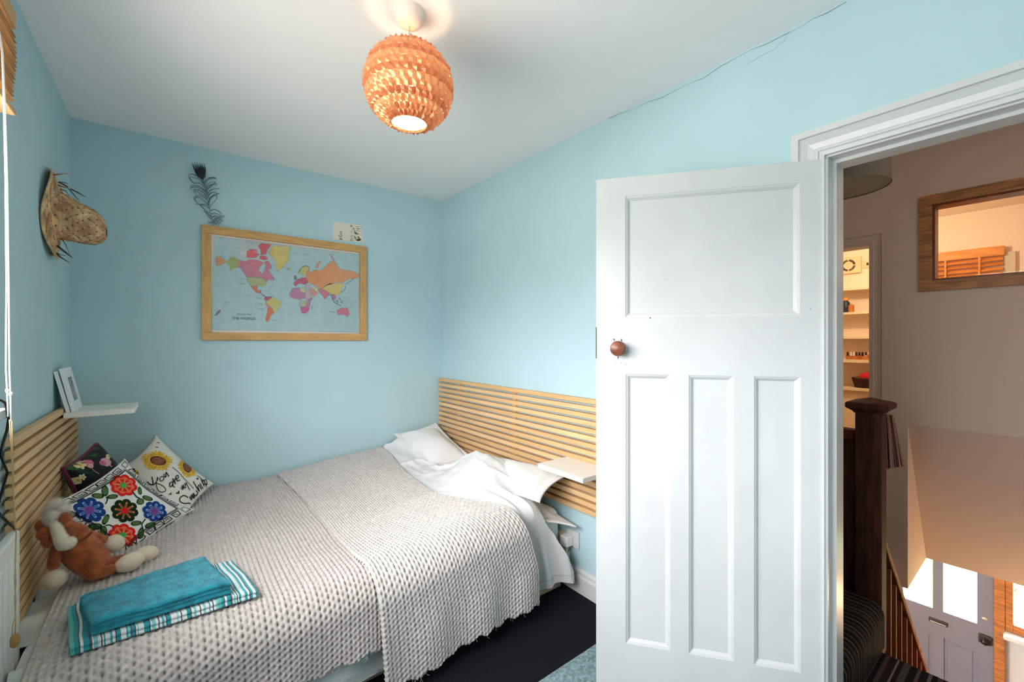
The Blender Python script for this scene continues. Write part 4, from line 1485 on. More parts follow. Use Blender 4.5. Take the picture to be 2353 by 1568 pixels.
for (cx, cy, sx, sy, n, c) in ((945, 835, 22, 14, 10, dark), (1050, 815, 24, 10, 9, dark), (1285, 915, 14, 8, 6, dark), (560, 820, 40, 22, 14, dark), (330, 1215, 50, 22, 26, I), (520, 1240, 60, 10, 10, I),
                               (660, 1120, 40, 20, 16, I), (1240, 1205, 30, 18, 16, I), (1320, 1220, 40, 40, 16, I), (345, 752, 25, 20, 8, MC['seaedge']), (1020, 1250, 16, 18, 8, dark),
                               (690, 1035, 20, 10, 6, dark), (930, 1050, 40, 20, 16, dark), (880, 1150, 30, 20, 12, dark), (975, 1190, 26, 30, 12, dark), (1180, 1165, 20, 12, 8, dark),
                               (500, 1350, 60, 40, 14, MC['seaedge']), (690, 1415, 22, 4, 4, dark), (1340, 1335, 10, 14, 5, dark)):
    for _ in range(n):
        x, y = cx + r.gauss(0, sx * .5), cy + r.gauss(0, sy * .5)
        a = r.uniform(-.4, .9)
        L = r.uniform(3, 9)
        pm.stroke([(x, y), (x + L * math.cos(a), y + L * math.sin(a))], r.uniform(.3, .75), c, 4)
for _ in range(240):      # tiny sea lettering, too small to read
    f, g = r.random(), r.random()
    x, y = 260 + 1100 * f, 720 + 130 * f + (690 - 130 * f) * g
    L = r.uniform(4, 16)
    pm.stroke([(x, y), (x + L, y + L * .1)], .28, MC['seaedge'], 1.5)
for i in range(34):
    f = (i + .5) / 34
    pm.stroke([(228 + 1151 * f, 1416 + 22 * f), (228 + 1151 * f, 1424 + 22 * f)], .4, MC['seaedge'], 1.4)
    pm.stroke([(246 + 1140 * f, 692 + 144 * f), (246 + 1140 * f, 700 + 144 * f)], .4, MC['seaedge'], 1.4)
for (x, y, n) in ((440, 1024, 4), (437, 1063, 5), (585, 1178, 3), (600, 1225, 3), (592, 1262, 4), (1152, 1284, 4), (700, 1352, 3)):
    for k in range(n):
        pm.stroke([(x + k * 11, y + k * 1.0 - 4), (x + k * 11 + 6, y + k * 1.0 + 2)], .9, MC['black'], 3)
pm.text('GENERAL MAP', (420, 1308), (536, 1312), 11, MC['black'], 3)
pm.text('THE WORLD', (386, 1344), (568, 1347), 19, MC['black'], 3, .010)
pm.build('map_print', t)
b = B(); b.box(fx0 + FW - .004, fx1 - FW + .004, YB - .0135, YB - .0115, fz0 + FW - .004, fz1 - FW + .004)
b.build('glass', glass_mat('picture_glass', refl=.085), t)

# peacock feather tucked behind the frame
t = thing('peacock_feather', 'grey peacock feather sticking up behind the corner of the map frame', 'feather', (.17, YB - .004, 2.05))
FEA = M('feather_grey', (84, 100, 104), .7, .3, var=.2, vscale=40)
FEAD = M('feather_dark', (44, 46, 52), .7, .3, var=.3, vscale=50)
YFE = YB - .012


def fq(x, y, Y=YFE):           # crop at (430,360), scale 9.22
    return atY(430 + x / 9.22, 360 + y / 9.22, Y)


b = B()
spine = [(330, 480), (345, 560), (370, 660), (395, 760), (420, 880), (445, 1000), (470, 1110), (500, 1240), (530, 1360), (550, 1440), (560, 1520)]
b.tube([fq(x, y) for x, y in spine], [.0012 + .0014 * i / 10 for i in range(11)], 6)
b.build('shaft', M('feather_shaft', (150, 160, 160), .5), t, smooth=True)
BARB = [[(345, 540), (270, 440), (130, 380), (45, 385), (30, 440)], [(350, 580), (250, 480), (120, 440), (40, 460), (90, 530)], [(365, 640), (260, 560), (150, 560), (95, 510), (60, 470)],
        [(380, 720), (280, 640), (160, 610), (85, 630), (70, 670)], [(390, 760), (300, 690), (190, 640), (110, 650), (75, 680)], [(400, 820), (320, 750), (220, 700), (130, 700)],
        [(410, 860), (310, 810), (200, 740), (150, 740), (180, 800)], [(420, 920), (330, 850), (230, 830), (165, 850), (150, 890), (190, 950)], [(440, 1010), (330, 920), (240, 860), (180, 870), (160, 900)],
        [(450, 1040), (350, 1010), (260, 1010), (195, 960), (185, 930)], [(460, 1090), (380, 1050), (280, 1020), (180, 1010)], [(490, 1200), (400, 1150), (330, 1080), (270, 1020)],
        [(500, 1260), (430, 1200), (390, 1180), (345, 1160)], [(520, 1330), (450, 1260), (400, 1190)],
        [(345, 560), (390, 490), (470, 450), (560, 440), (605, 460), (600, 485)], [(355, 600), (410, 520), (490, 465), (590, 455), (610, 480)], [(375, 660), (430, 590), (500, 545), (590, 545), (630, 600)],
        [(390, 720), (430, 640), (520, 590), (600, 590), (630, 605)], [(400, 760), (440, 680), (510, 620), (570, 580), (600, 545)], [(415, 830), (460, 740), (560, 690), (690, 685)],
        [(430, 880), (480, 790), (560, 755), (620, 770), (635, 820)], [(450, 980), (480, 880), (550, 820), (620, 790), (690, 780)], [(460, 1040), (470, 930), (540, 840), (610, 830), (625, 890), (560, 970), (490, 1050), (475, 1110)],
        [(500, 1150), (560, 1120), (640, 1140), (700, 1190), (720, 1230)], [(510, 1220), (580, 1200), (660, 1220), (725, 1265), (775, 1250)], [(525, 1290), (590, 1260), (660, 1270), (740, 1300)],
        [(545, 1380), (590, 1310), (660, 1290), (750, 1290), (780, 1260)], [(560, 1410), (610, 1330), (680, 1300)], [(580, 1430), (640, 1350), (720, 1320)], [(610, 1440), (660, 1370), (740, 1330)],
        [(660, 1450), (700, 1390), (770, 1350)], [(545, 1420), (490, 1400), (450, 1390), (455, 1410)]]
rr = random.Random(3)
b = B()
for k, c in enumerate(BARB):
    for j in range(3):
        off = (rr.uniform(-9, 9) * j, rr.uniform(-10, 10) * j)
        P = []
        for i in range(len(c) - 1):
            p0, p1, p2, p3 = c[max(i - 1, 0)], c[i], c[i + 1], c[min(i + 2, len(c) - 1)]
            for q in range(5):
                s = q / 5
                P.append([.5 * (2 * p1[a] + (p2[a] - p0[a]) * s + (2 * p0[a] - 5 * p1[a] + 4 * p2[a] - p3[a]) * s * s + (3 * p1[a] - p0[a] - 3 * p2[a] + p3[a]) * s ** 3) for a in (0, 1)])
        P.append(list(c[-1]))
        n = len(P)
        b.tube([fq(x + off[0] * i / n, y + off[1] * i / n, YFE - .002 - .006 * math.sin(3 * i / n) + .0015 * j) for i, (x, y) in enumerate(P)],
               [(.0017 if j == 0 else .0010) * (1.25 - .8 * i / n) for i in range(n)], 5, flat=.5)
b.build('barbs', FEA, t, smooth=True)['kind'] = 'stuff'
b = B()
for i in range(17):
    f = i / 16 - .5
    x1 = 268 + f * 250
    b.tube([fq(330, 490), fq(300 + f * 150, 420, YFE - .004), fq(275 + f * 215, 300, YFE - .006), fq(x1 - 10, 190 + 60 * abs(f) + (i % 3) * 22, YFE - .004),
            fq(x1 - 40 + (i % 2) * 10, 125 + (i % 3) * 30, YFE)], [.0012, .0026, .0030, .0016, .0006], 6, flat=.5)
b.build('eye_feathers', FEAD, t, smooth=True)['kind'] = 'stuff'
b = B(); b.ball(fq(285, 345, YFE - .010), (.006, .0012, .008), 12, 8)
b.build('eye_spot', M('feather_eye', (24, 18, 18), .5), t, smooth=True)

# note card with a drawing
NB_ = atY(765, 511, YB); NT = atY(834, 556, YB)
t = thing('note_card', 'small cream card with a pen drawing pinned above the map', 'card', (NB_.x, YB - .001, NT.z))
pc = Print(lambda x, y, l: atY(x, y, YB - .0012 - l * .0004), lambda x, y: (750 + x / 22.4, 500 + y / 22.4))
b = B()
q4 = [atY(*p, YB - .001) for p in ((765.6, 509.5), (833.5, 518.5), (833.5, 558), (765.6, 550.5))]
b.prism([(p.x, YB - .0012, p.z) for p in q4], (0, .0009, 0))
b.build('card', M('cream_card', (224, 216, 200), .7), t)
K = M('pen_ink', (70, 64, 56), .6)
K2 = M('pale_pen', (150, 146, 132), .6)
for p, w_, m in (([(690, 790), (720, 720), (790, 760), (770, 790)], 1.6, K), ([(700, 850), (740, 880), (800, 850), (740, 820), (700, 850)], 1.4, K), ([(610, 900), (700, 960), (800, 930), (820, 970)], 1.6, K),
                 ([(640, 990), (720, 1010), (830, 1020)], 1.2, K), ([(660, 1060), (760, 1070), (700, 1110), (650, 1120)], 1.2, K), ([(680, 1130), (740, 1120), (830, 1140), (760, 1150)], 1.6, K),
                 ([(1210, 790), (1260, 710), (1340, 760), (1480, 860)], 1.2, K2), ([(1340, 640), (1380, 560), (1430, 560), (1440, 660), (1500, 760), (1560, 850)], 1.6, K),
                 ([(1450, 740), (1520, 830), (1580, 880)], 3.0, K), ([(1540, 820), (1600, 800), (1660, 890)], 2.0, K), ([(1280, 975), (1340, 940), (1440, 920)], 1.4, K2), ([(1260, 960), (1300, 985)], 3.2, K),
                 ([(1410, 990), (1460, 990), (1540, 1090)], 2.2, K), ([(1440, 1040), (1500, 1110), (1580, 1200)], 1.6, K), ([(1590, 1000), (1660, 1080)], 1.8, K), ([(1620, 970), (1700, 1060), (1780, 1180)], 2.2, K),
                 ([(1210, 1120), (1300, 1080), (1370, 1060), (1330, 1130)], 1.4, K2), ([(1220, 1190), (1280, 1150), (1340, 1210)], 1.6, K),
                 ([(1500, 460), (1560, 480), (1620, 470), (1730, 490)], 1.4, K2), ([(1780, 540), (1840, 500), (1790, 450)], 1.6, K2), ([(1540, 560), (1640, 580), (1730, 610)], 1.6, K), ([(1530, 700), (1570, 650), (1640, 690), (1770, 720)], 1.6, K2),
                 ([(1720, 910), (1780, 860), (1810, 910)], .9, K2)):
    pc.stroke(p, w_ * .75, m, 1, smooth=True)
pc.poly([(1520, 1150), (1640, 1095), (1740, 1090), (1790, 1180), (1700, 1205), (1580, 1215)], K, 1)
pc.star((1285, 440), lambda a: 60, K2, 1, 14, 1)
pc.build('pen_drawing', t)['kind'] = 'stuff'

# ================================================================== STRAW HAT
hc = atX(113, 492, X0)
hc = Vector((X0, hc.y, hc.z))
t = thing('straw_hat', 'woven palm straw hat hanging brim to the wall by the corner', 'hat', tuple(hc))
STRAW = [M('straw_%d' % i, c, .7, .2, var=.2, vscale=25) for i, c in enumerate(((206, 166, 122), (188, 144, 104), (196, 152, 118), (214, 178, 134)))]


def hatP(a, h, off=0.0):
    """a angle, h 0..1 from brim rim to crown tip; axis +X"""
    if h < .34:
        f = h / .34
        r = .182 - (.182 - .098) * f
        x = .016 + .012 * f + .010 * math.sin(a * 3 + .5) * (1 - f)
    else:
        f = (h - .34) / .66
        r = .098 * (1 - .34 * f) * math.cos(max(0, f - .62) / .38 * math.pi / 2 * .90) if f > .62 else .098 * (1 - .34 * f)
        x = .030 + .150 * (f if f < .62 else .62 + .38 * math.sin((f - .62) / .38 * math.pi / 2))
    wob = 1 + .03 * math.sin(a * 2 + 1)
    return hc + Vector((x + off * (.5 if h < .34 else .3), (r * wob + off) * math.cos(a), (r * 1.04 + off) * math.sin(a) - .050 * max(0, (h - .34) / .66)))


NS = 15
for fam in (1, -1):
    for s in range(NS):
        b = B()
        seg = 34
        rows = []
        for i in range(seg + 1):
            h = .02 + .965 * i / seg
            a = 2 * math.pi * s / NS + fam * (h * 3.0)
            nxt = 3.0 * h * NS / math.pi + (0 if fam > 0 else 1)
            over = .0030 * math.sin(math.pi * (3.0 * h * NS / math.pi) + (0 if fam > 0 else math.pi) + s * math.pi)
            hw = math.pi / NS * .80
            rows.append([hatP(a - hw, h, over * .3), hatP(a - hw * .35, h, over + .0012), hatP(a + hw * .35, h, over + .0012), hatP(a + hw, h, over * .3)])
        for i in range(seg):
            for k in range(3):
                b.quad(rows[i][k], rows[i][k + 1], rows[i + 1][k + 1], rows[i + 1][k])
        b.build('palm_strip', STRAW[(s * 3 + fam) % 4], t, smooth=True, weld=True)
b = B()
b.tube([hatP(a, .01) for a in np.linspace(0, 2 * math.pi, 40)[:-1]], .0045, 6, closed=True)
b.build('brim_edge', STRAW[3], t, smooth=True)
b = B(); b.lathe(hatP(0, 1.0) * .5 + hatP(math.pi, 1.0) * .5 + Vector((-.014, 0, 0)), (1, 0, 0), [(0, 0), (.020, .002), (.024, .010), (.020, .014), (0, .015)], 14)
b.build('crown_knot', M('dark_straw', (60, 48, 40), .8), t, smooth=True)


def hp(x, y, Y):
    return atY(80 + x / 6.82, 380 + y / 6.82, Y)


FR = [([(280, 150), (400, 140), (540, 128)], .0035, 0), ([(370, 260), (500, 330), (690, 550)], .0030, 1), ([(560, 370), (680, 430), (800, 500)], .0026, 1), ([(360, 310), (470, 345), (540, 365)], .0034, 0),
      ([(400, 370), (480, 400), (540, 480)], .0022, 2), ([(400, 265), (460, 272), (520, 290)], .0020, 2), ([(350, 1260), (460, 1350), (590, 1450)], .0042, 1), ([(420, 1150), (480, 1240), (550, 1400)], .0022, 2),
      ([(330, 1370), (400, 1440), (550, 1530)], .0032, 1), ([(340, 1370), (400, 1405), (490, 1418)], .0020, 2), ([(210, 420), (280, 250), (330, 170)], .0030, 0), ([(200, 600), (300, 490), (340, 470)], .003, 0),
      ([(210, 130), (260, 80), (300, 120)], .004, 0), ([(230, 1380), (280, 1410), (330, 1380)], .004, 0)]
for pts, wd, mi in FR:
    b = B(); b.tube([hp(x, y, hc.y - .035 - .012 * i) for i, (x, y) in enumerate(pts)], [wd, wd * .9, wd * .35], 6, flat=.35)
    b.build('loose_frond', (STRAW[0], M('dark_frond', (70, 66, 56), .7), M('mid_frond', (104, 100, 84), .7))[mi], t, smooth=True)
# ================================================================== CUSHIONS


def homography(px):
    A, bb = [], []
    for (x, y), (u, v) in zip(px, ((0, 0), (1, 0), (1, 1), (0, 1))):
        A += [[x, y, 1, 0, 0, 0, -u * x, -u * y], [0, 0, 0, x, y, 1, -v * x, -v * y]]
        bb += [u, v]
    h = np.linalg.solve(np.array(A, float), np.array(bb, float))

    def f(x, y):
        w = h[6] * x + h[7] * y + 1
        return (h[0] * x + h[1] * y + h[2]) / w, (h[3] * x + h[4] * y + h[5]) / w
    return f


def cushion(label, px, depth, T, mat, seed, conv, piping=None, pw=.42, bow=(.055, .055, .055, .055)):
    c = [atD(x, y, d) for (x, y), d in zip(px, depth)]
    info = pillow('cushion', c, label, 'cushion', T, mat, seed, 60, 60, .015, .008, piping, flip=True, pw=pw, bow=bow)
    side = 1
    nrm = -(c[1] - c[0]).cross(c[3] - c[0])
    mid = sum(c, Vector()) / 4
    assert nrm.dot(CAM - mid) > 0, label
    hom = homography(px)
    surf = info['surf']

    def S(x, y, l):
        # aim: the surface point whose projection is the traced pixel (two fixed-point steps for the bulge)
        tx, ty = x, y
        for _ in range(3):
            u, v = hom(tx, ty)
            p = surf(np.clip(u, 0, 1), np.clip(v, 0, 1), .0012 + .0005 * l)
            q = Vector(p) - CAM
            D = q.x * SY + q.y * CYW
            X = CX + F * (q.x * CYW - q.y * SY) / D
            Y = CY - F * q.z / D
            tx, ty = tx + (x - X) * .8, ty + (y - Y) * .8
        u, v = hom(tx, ty)
        return surf(np.clip(u, 0, 1), np.clip(v, 0, 1), .0012 + .0005 * l)
    pr = Print(S, conv)
    pr.uv = lambda u, v, l: surf(u, v, .0012 + .0005 * l)
    info['pr'] = pr
    return info


CREAM = M('cream_cushion_cotton', (236, 230, 220), .85, .1, bump=.2, bscale=300, bdist=.002)
# --- sunflower cushion (crop at (270,990), scale 6.274)
cS = lambda x, y: (270 + x / 6.274, 990 + y / 6.274)
DARKE = M('dark_brown_piping', (52, 40, 36), .8)
sun = cushion('cream cushion with two sunflowers and black handwriting', [(268, 1082), (358, 1000), (491, 1112), (408, 1222)], [2.19, 2.40, 2.475, 2.06], .062, CREAM, 8, cS)
pr = sun['pr']
INK = M('cushion_black_ink', (36, 32, 32), .85)
YEL, YEL2 = M('sunflower_yellow', (238, 190, 74), .85, var=.15, vscale=60), M('sunflower_gold', (206, 150, 50), .85)
BRN, BRN2 = M('sunflower_brown', (96, 50, 34), .85), M('sunflower_seed', (150, 92, 66), .85, var=.3, vscale=120)
for (cx, cy, rx, ry, rot, hx, hy, hr1, hr2) in ((570, 440, 235, 148, .1, 585, 437, 118, 66), (1005, 535, 165, 120, .95, 1005, 532, 80, 56)):
    pr.star((cx, cy), lambda a: 1.0 - .16 * abs(math.sin(a * 11)) - .06 * math.sin(a * 5), YEL, 1, 110, 4, rx, ry, rot)
    pr.star((cx, cy), lambda a: .78 - .20 * abs(math.sin(a * 9 + .6)), YEL2, 1.5, 90, 3, rx, ry, rot)
    pr.star((cx, cy), lambda a: .80 - .30 * abs(math.sin(a * 12 + .2)), YEL, 2, 110, 3, rx, ry, rot)
    pr.star((hx, hy), lambda a: 1 + .05 * math.sin(2 * a), BRN, 2.6, 30, 3, hr1, hr2, rot)
    pr.star((hx, hy), lambda a: .8, BRN2, 3.2, 26, 3, hr1, hr2, rot)
GRN = M('stem_green', (78, 96, 60), .85)
pr.stroke([(790, 530), (870, 590), (960, 690), (1040, 770), (1100, 840)], 1.5, GRN, 1, smooth=True)
pr.stroke([(1150, 650), (1215, 700), (1265, 760), (1300, 830)], 1.4, GRN, 1, smooth=True)
for p, w_ in (([(425, 735), (470, 775), (510, 770), (500, 690), (490, 665)], 1.9), ([(425, 735), (465, 770), (520, 780), (560, 740), (580, 690), (575, 670)], 1.4),
              ([(575, 675), (560, 780), (580, 850), (630, 885), (690, 870), (680, 820), (620, 780), (560, 760)], 1.2),
              ([(640, 660), (610, 690), (625, 730), (665, 705), (660, 665), (635, 665)], 1.3), ([(668, 625), (685, 670), (700, 655), (700, 605), (735, 650), (745, 665)], 1.6),
              ([(800, 740), (755, 760), (760, 810), (790, 790), (805, 730), (800, 790), (825, 820)], 1.6), ([(795, 690), (835, 770), (825, 720), (840, 690), (855, 690)], 1.6),
              ([(850, 710), (880, 680), (870, 645), (840, 670), (860, 725), (905, 715)], 1.4),
              ([(915, 825), (945, 855), (930, 800), (960, 840), (945, 785), (980, 830), (985, 810)], 1.1), ([(965, 760), (985, 800), (990, 750), (1010, 790), (1045, 860)], 1.1),
              ([(1020, 965), (960, 935), (905, 970), (905, 1020), (960, 1050), (1030, 1045), (1075, 1075), (1080, 1110), (1075, 1130), (1062, 1085)], 1.7),
              ([(1040, 950), (1070, 1000), (1065, 930), (1095, 980)], 1.4), ([(1075, 910), (1115, 985), (1095, 900), (1130, 960), (1140, 930)], 1.4), ([(1135, 860), (1160, 900), (1150, 940), (1125, 930)], 1.4),
              ([(1095, 735), (1150, 830), (1185, 880), (1160, 810), (1180, 790), (1215, 850)], 1.5), ([(1190, 760), (1235, 840)], 1.5), ([(1205, 700), (1250, 800), (1225, 730), (1245, 720), (1275, 790)], 1.4),
              ([(1245, 770), (1285, 770), (1280, 715), (1255, 720), (1270, 780), (1300, 770)], 1.2), ([(1255, 650), (1290, 700), (1270, 660), (1290, 680)], 1.3), ([(1270, 800), (1300, 850)], 1.0)):
    pr.stroke(p, w_ * 1.45, INK, 3, smooth=True)
pr.star((1155, 695), lambda a: 14, INK, 3, 10, 1)
for (x, y, s) in ((765, 910, 26), (875, 893, 34), (1040, 1170, 16)):
    pr.poly([(x - s, y + s * .6), (x - s * .6, y - s * .2), (x - s * .1, y + s * .1), (x + s * .1, y - s * .8), (x + s * .5, y - s * .7), (x + s * .6, y + s * .5)], INK, 3)
for (x, y, a) in ((570, 240, 0), (590, 175, 0), (790, 285, .5), (755, 205, .3)):
    pr.stroke([(x - 26, y - 4), (x + 22, y + 3 + 20 * a)], 2.0, INK, 3, taper=True)
pr.star((226, 568), lambda a: 1, INK, 3, 16, 1, 34, 24, .4); pr.star((268, 600), lambda a: 1, YEL, 3, 18, 1, 46, 30, .5)
pr.stroke([(240, 610), (262, 580)], 1.4, INK, 4); pr.stroke([(262, 630), (300, 596)], 1.6, INK, 4); pr.stroke([(300, 632), (312, 620)], 1.4, INK, 4)
pr.build('sunflower_print', sun['t'])
b = B()
b.tube([(Vector(tuple(sun['surf'](f, 0.0))) + Vector(tuple(sun['surf'](f, 0.0, side=-1)))) / 2 for f in np.linspace(0.0, 1, 24)], .0034, 6)
b.build('edge_piping', DARKE, sun['t'], smooth=True)

# --- dark tropical cushion (crop at (130,1000), scale 10.456)
cT = lambda x, y: (130 + x / 10.456, 1000 + y / 10.456)
DKC = M('black_cushion_velvet', (30, 28, 32), .8, .2, sheen=.2, bump=.2, bscale=200)
MAG = M('magenta_velvet_edge', (110, 22, 58), .8, .2, sheen=.4)
tro = cushion('small black cushion with tropical flower print and magenta edge', [(143, 1078), (222, 1020), (276, 1075), (184, 1172)], [1.86, 2.10, 2.12, 1.93], .05, DKC, 12, cT, piping=(MAG, .008))
pr = tro['pr']
FL = dict(cr=M('frangipani_cream', (232, 216, 170), .85), ye=M('frangipani_yellow', (222, 180, 80), .85), pk=M('flamingo_pink', (216, 122, 140), .85, var=.2, vscale=60), pp=M('pale_pink', (226, 168, 170), .85),
          lf=M('palm_green', (58, 104, 56), .85, var=.3, vscale=80), dl=M('dark_palm', (34, 60, 48), .85))
for (x, y, r0, n) in ((620, 720, 110, 5), (455, 1080, 100, 5), (630, 1015, 85, 5), (1220, 520, 70, 5)):
    pr.star((x, y), lambda a: r0 * (.55 + .45 * abs(math.cos(a * n / 2))), FL['cr'], 2, 50, 2); pr.star((x, y), lambda a: r0 * .3, FL['ye'], 2.6, 12, 1)
pr.star((430, 770), lambda a: 1 - .2 * abs(math.sin(a * 7)), FL['lf'], 1, 60, 3, 190, 85, .2)
pr.star((905, 480), lambda a: 1 - .5 * abs(math.sin(a * 8)), FL['lf'], 1, 60, 2, 120, 60, -.1)
pr.star((920, 330), lambda a: 1 - .3 * abs(math.sin(a * 6)), FL['lf'], 1, 60, 2, 110, 45, -.1)
pr.star((660, 880), lambda a: 1 - .4 * abs(math.sin(a * 7)), FL['dl'], .8, 60, 2, 190, 70, .3)
pr.star((850, 940), lambda a: 1 - .5 * abs(math.sin(a * 9)), FL['dl'], .8, 60, 2, 120, 110, .3)
pr.star((790, 690), lambda a: 1 - .1 * abs(math.sin(a * 4)), FL['pk'], 1.5, 40, 2, 110, 100, .5); pr.star((820, 745), lambda a: 1, FL['pp'], 2, 30, 2, 70, 55, .4)
pr.star((1165, 655), lambda a: 1 + .1 * math.cos(a * 2), FL['pp'], 1.5, 40, 2, 110, 95, .6); pr.star((1100, 680), lambda a: 1, FL['pk'], 2, 30, 2, 80, 60, .3)
pr.stroke([(1190, 560), (1280, 640), (1270, 720), (1310, 760)], 2.2, FL['pp'], 2, smooth=True)
pr.stroke([(860, 820), (930, 880), (1020, 940)], 1.4, FL['pp'], 2, smooth=True)
pr.build('tropical_print', tro['t'])

# --- embroidered flower cushion (crop at (110,1050), scale 5.228)
cE = lambda x, y: (110 + x / 5.228, 1050 + y / 5.228)
emb = cushion('white cushion embroidered with five bold flowers in a black border', [(104, 1166), (286, 1055), (446, 1172), (279, 1287)], [1.63, 2.03, 2.20, 1.79], .034, M('white_cushion_cotton', (238, 236, 230), .85, .1, bump=.25, bscale=350, bdist=.002), 15, cE, pw=.55, bow=(.05, .125, .05, .04))
pr = emb['pr']
EC = {k: M('thread_' + k, c, .9, .1, bump=.3, bscale=700, bdist=.001) for k, c in dict(red=(226, 40, 34), coral=(246, 112, 84), navy=(32, 66, 132), sky=(140, 180, 230), purple=(128, 76, 150),
      dgreen=(30, 48, 28), green=(80, 174, 84), leaf=(84, 118, 66), black=(26, 24, 26), pink=(240, 190, 176), brick=(178, 62, 58), gold=(214, 150, 90)).items()}
FLW = [((905, 345), 170, 132, 'red', 'coral', 'coral', 'gold', 'green', 34), ((500, 640), 200, 152, 'navy', None, 'sky', 'purple', 'purple', 50), ((920, 650), 168, 142, 'dgreen', None, 'gold', 'brick', 'red', 38),
       ((1280, 658), 150, 125, 'navy', None, 'sky', 'purple', 'purple', 42), ((898, 945), 176, 142, 'red', 'coral', 'coral', 'gold', 'green', 40)]
lobe = lambda a: .82 + .18 * abs(math.cos(a * 4)) ** .7
for (c0, rx, ry, m1, m2, s1, s2, mc, rc) in FLW:
    pr.star(c0, lobe, EC[m1], 1, 96, 5, rx, ry, .2)
    if m2:
        pr.star(c0, lambda a: .62 + .16 * abs(math.cos(a * 4)), EC[m2], 1.6, 96, 4, rx, ry, .2)
        pr.star(c0, lambda a: .56 + .02 * abs(math.cos(a * 4)), EC[m1], 2.0, 96, 4, rx, ry, .2)
    for k in range(8):
        a = .2 + k * math.pi / 4
        P = [(c0[0] + rx * f * math.cos(a), c0[1] + ry * f * math.sin(a)) for f in (.2, .45, .72)]
        pr.stroke(P, 5.4 if s1 == 'sky' else 4.2, EC[s1], 2.6)
        pr.stroke([P[0], P[1], (P[1][0] * .4 + P[2][0] * .6, P[1][1] * .4 + P[2][1] * .6)], 2.4, EC[s2] if s1 != 'sky' else EC['navy'] if k % 2 else EC['purple'], 3.2)
    pr.star(c0, lambda a: 1, EC[mc], 3.8, 24, 2, rc * 1.1, rc, 0)
LV = [((685, 410), 62, 44, 1.5), ((600, 470), 70, 34, .1), ((775, 480), 60, 30, -.1), ((1103, 410), 46, 26, 1.4), ((1195, 500), 62, 30, .3), ((1108, 540), 42, 42, 0), ((695, 755), 66, 36, -1.1), ((565, 840), 84, 42, -.1),
      ((670, 890), 56, 46, 1.5), ((1060, 800), 62, 32, -.1), ((1230, 825), 64, 36, -.3), ((1118, 920), 66, 38, 1.8)]
for (c0, rx, ry, rot) in LV:
    pr.star(c0, lambda a: 1 + .06 * math.cos(2 * a), EC['dgreen'], 1, 26, 2, rx, ry, rot); pr.star(c0, lambda a: .78, EC['leaf'], 1.6, 24, 2, rx, ry, rot)
for p in ([(700, 480), (715, 520), (690, 570)], [(1015, 420), (1060, 480), (1100, 500)], [(690, 830), (740, 820), (790, 845)], [(1170, 750), (1130, 810), (1140, 860)]):
    pr.stroke(p, 2.6, EC['dgreen'], 1.4, smooth=True)


def uvline(pts, wd, m, layer=2):
    """stroke given in cushion uv"""
    o, oc = pr.S, pr.cv
    pr.S = lambda u, v, l: pr.uv(np.clip(u * .4 if u < .125 else .05 + (u - .125) * (.95 / .875), 0.004, .996), np.clip(v * .75 if v < .125 else .094 + (v - .125) * (.906 / .875), .004, .996), l)
    pr.cv = lambda x, y: (x, y)
    pr.stroke(pts, wd, m, layer, step=.03)
    pr.S, pr.cv = o, oc


rb = random.Random(11)
bi, bo = .125, .025
uvline([(bi, bi), (1 - bi, bi), (1 - bi, 1 - bi), (bi, 1 - bi), (bi, bi)], .012, EC['black'])
uvline([(bi - .018, bi - .018), (1 - bi + .018, bi - .018), (1 - bi + .018, 1 - bi + .018), (bi - .018, 1 - bi + .018), (bi - .018, bi - .018)], .006, EC['black'])
SID = (lambda s, d: (s, d), lambda s, d: (1 - d, s), lambda s, d: (1 - s, 1 - d), lambda s, d: (d, 1 - s))
for sd in SID:
    n = 6
    for k in range(n):
        s0, s1 = .15 + .70 * k / n + .012, .15 + .70 * (k + 1) / n - .012
        sl = rb.uniform(-.03, .03)
        q = [(s0, bo + .01), (s1 + sl, bo), (s1, bi - .03), (s0 + sl * .6, bi - .032)]
        uvline([sd(*p) for p in q + [q[0]]], .0105, EC['black'])
        uvline([sd(q[0][0] + .02, q[0][1] + .02), sd(q[2][0] - .015, q[2][1] - .015)], .0075, EC['black'])
        if k % 2:
            uvline([sd(q[3][0] + .015, q[3][1] - .012), sd(q[1][0] - .02, q[1][1] + .03)], .005, EC['black'])
    q = [(.025, .03), (.105, .025), (.10, .095), (.03, .10)]
    uvline([sd(*p) for p in q + [q[0]]], .0085, EC['black'])
pr.build('flower_embroidery', emb['t'])

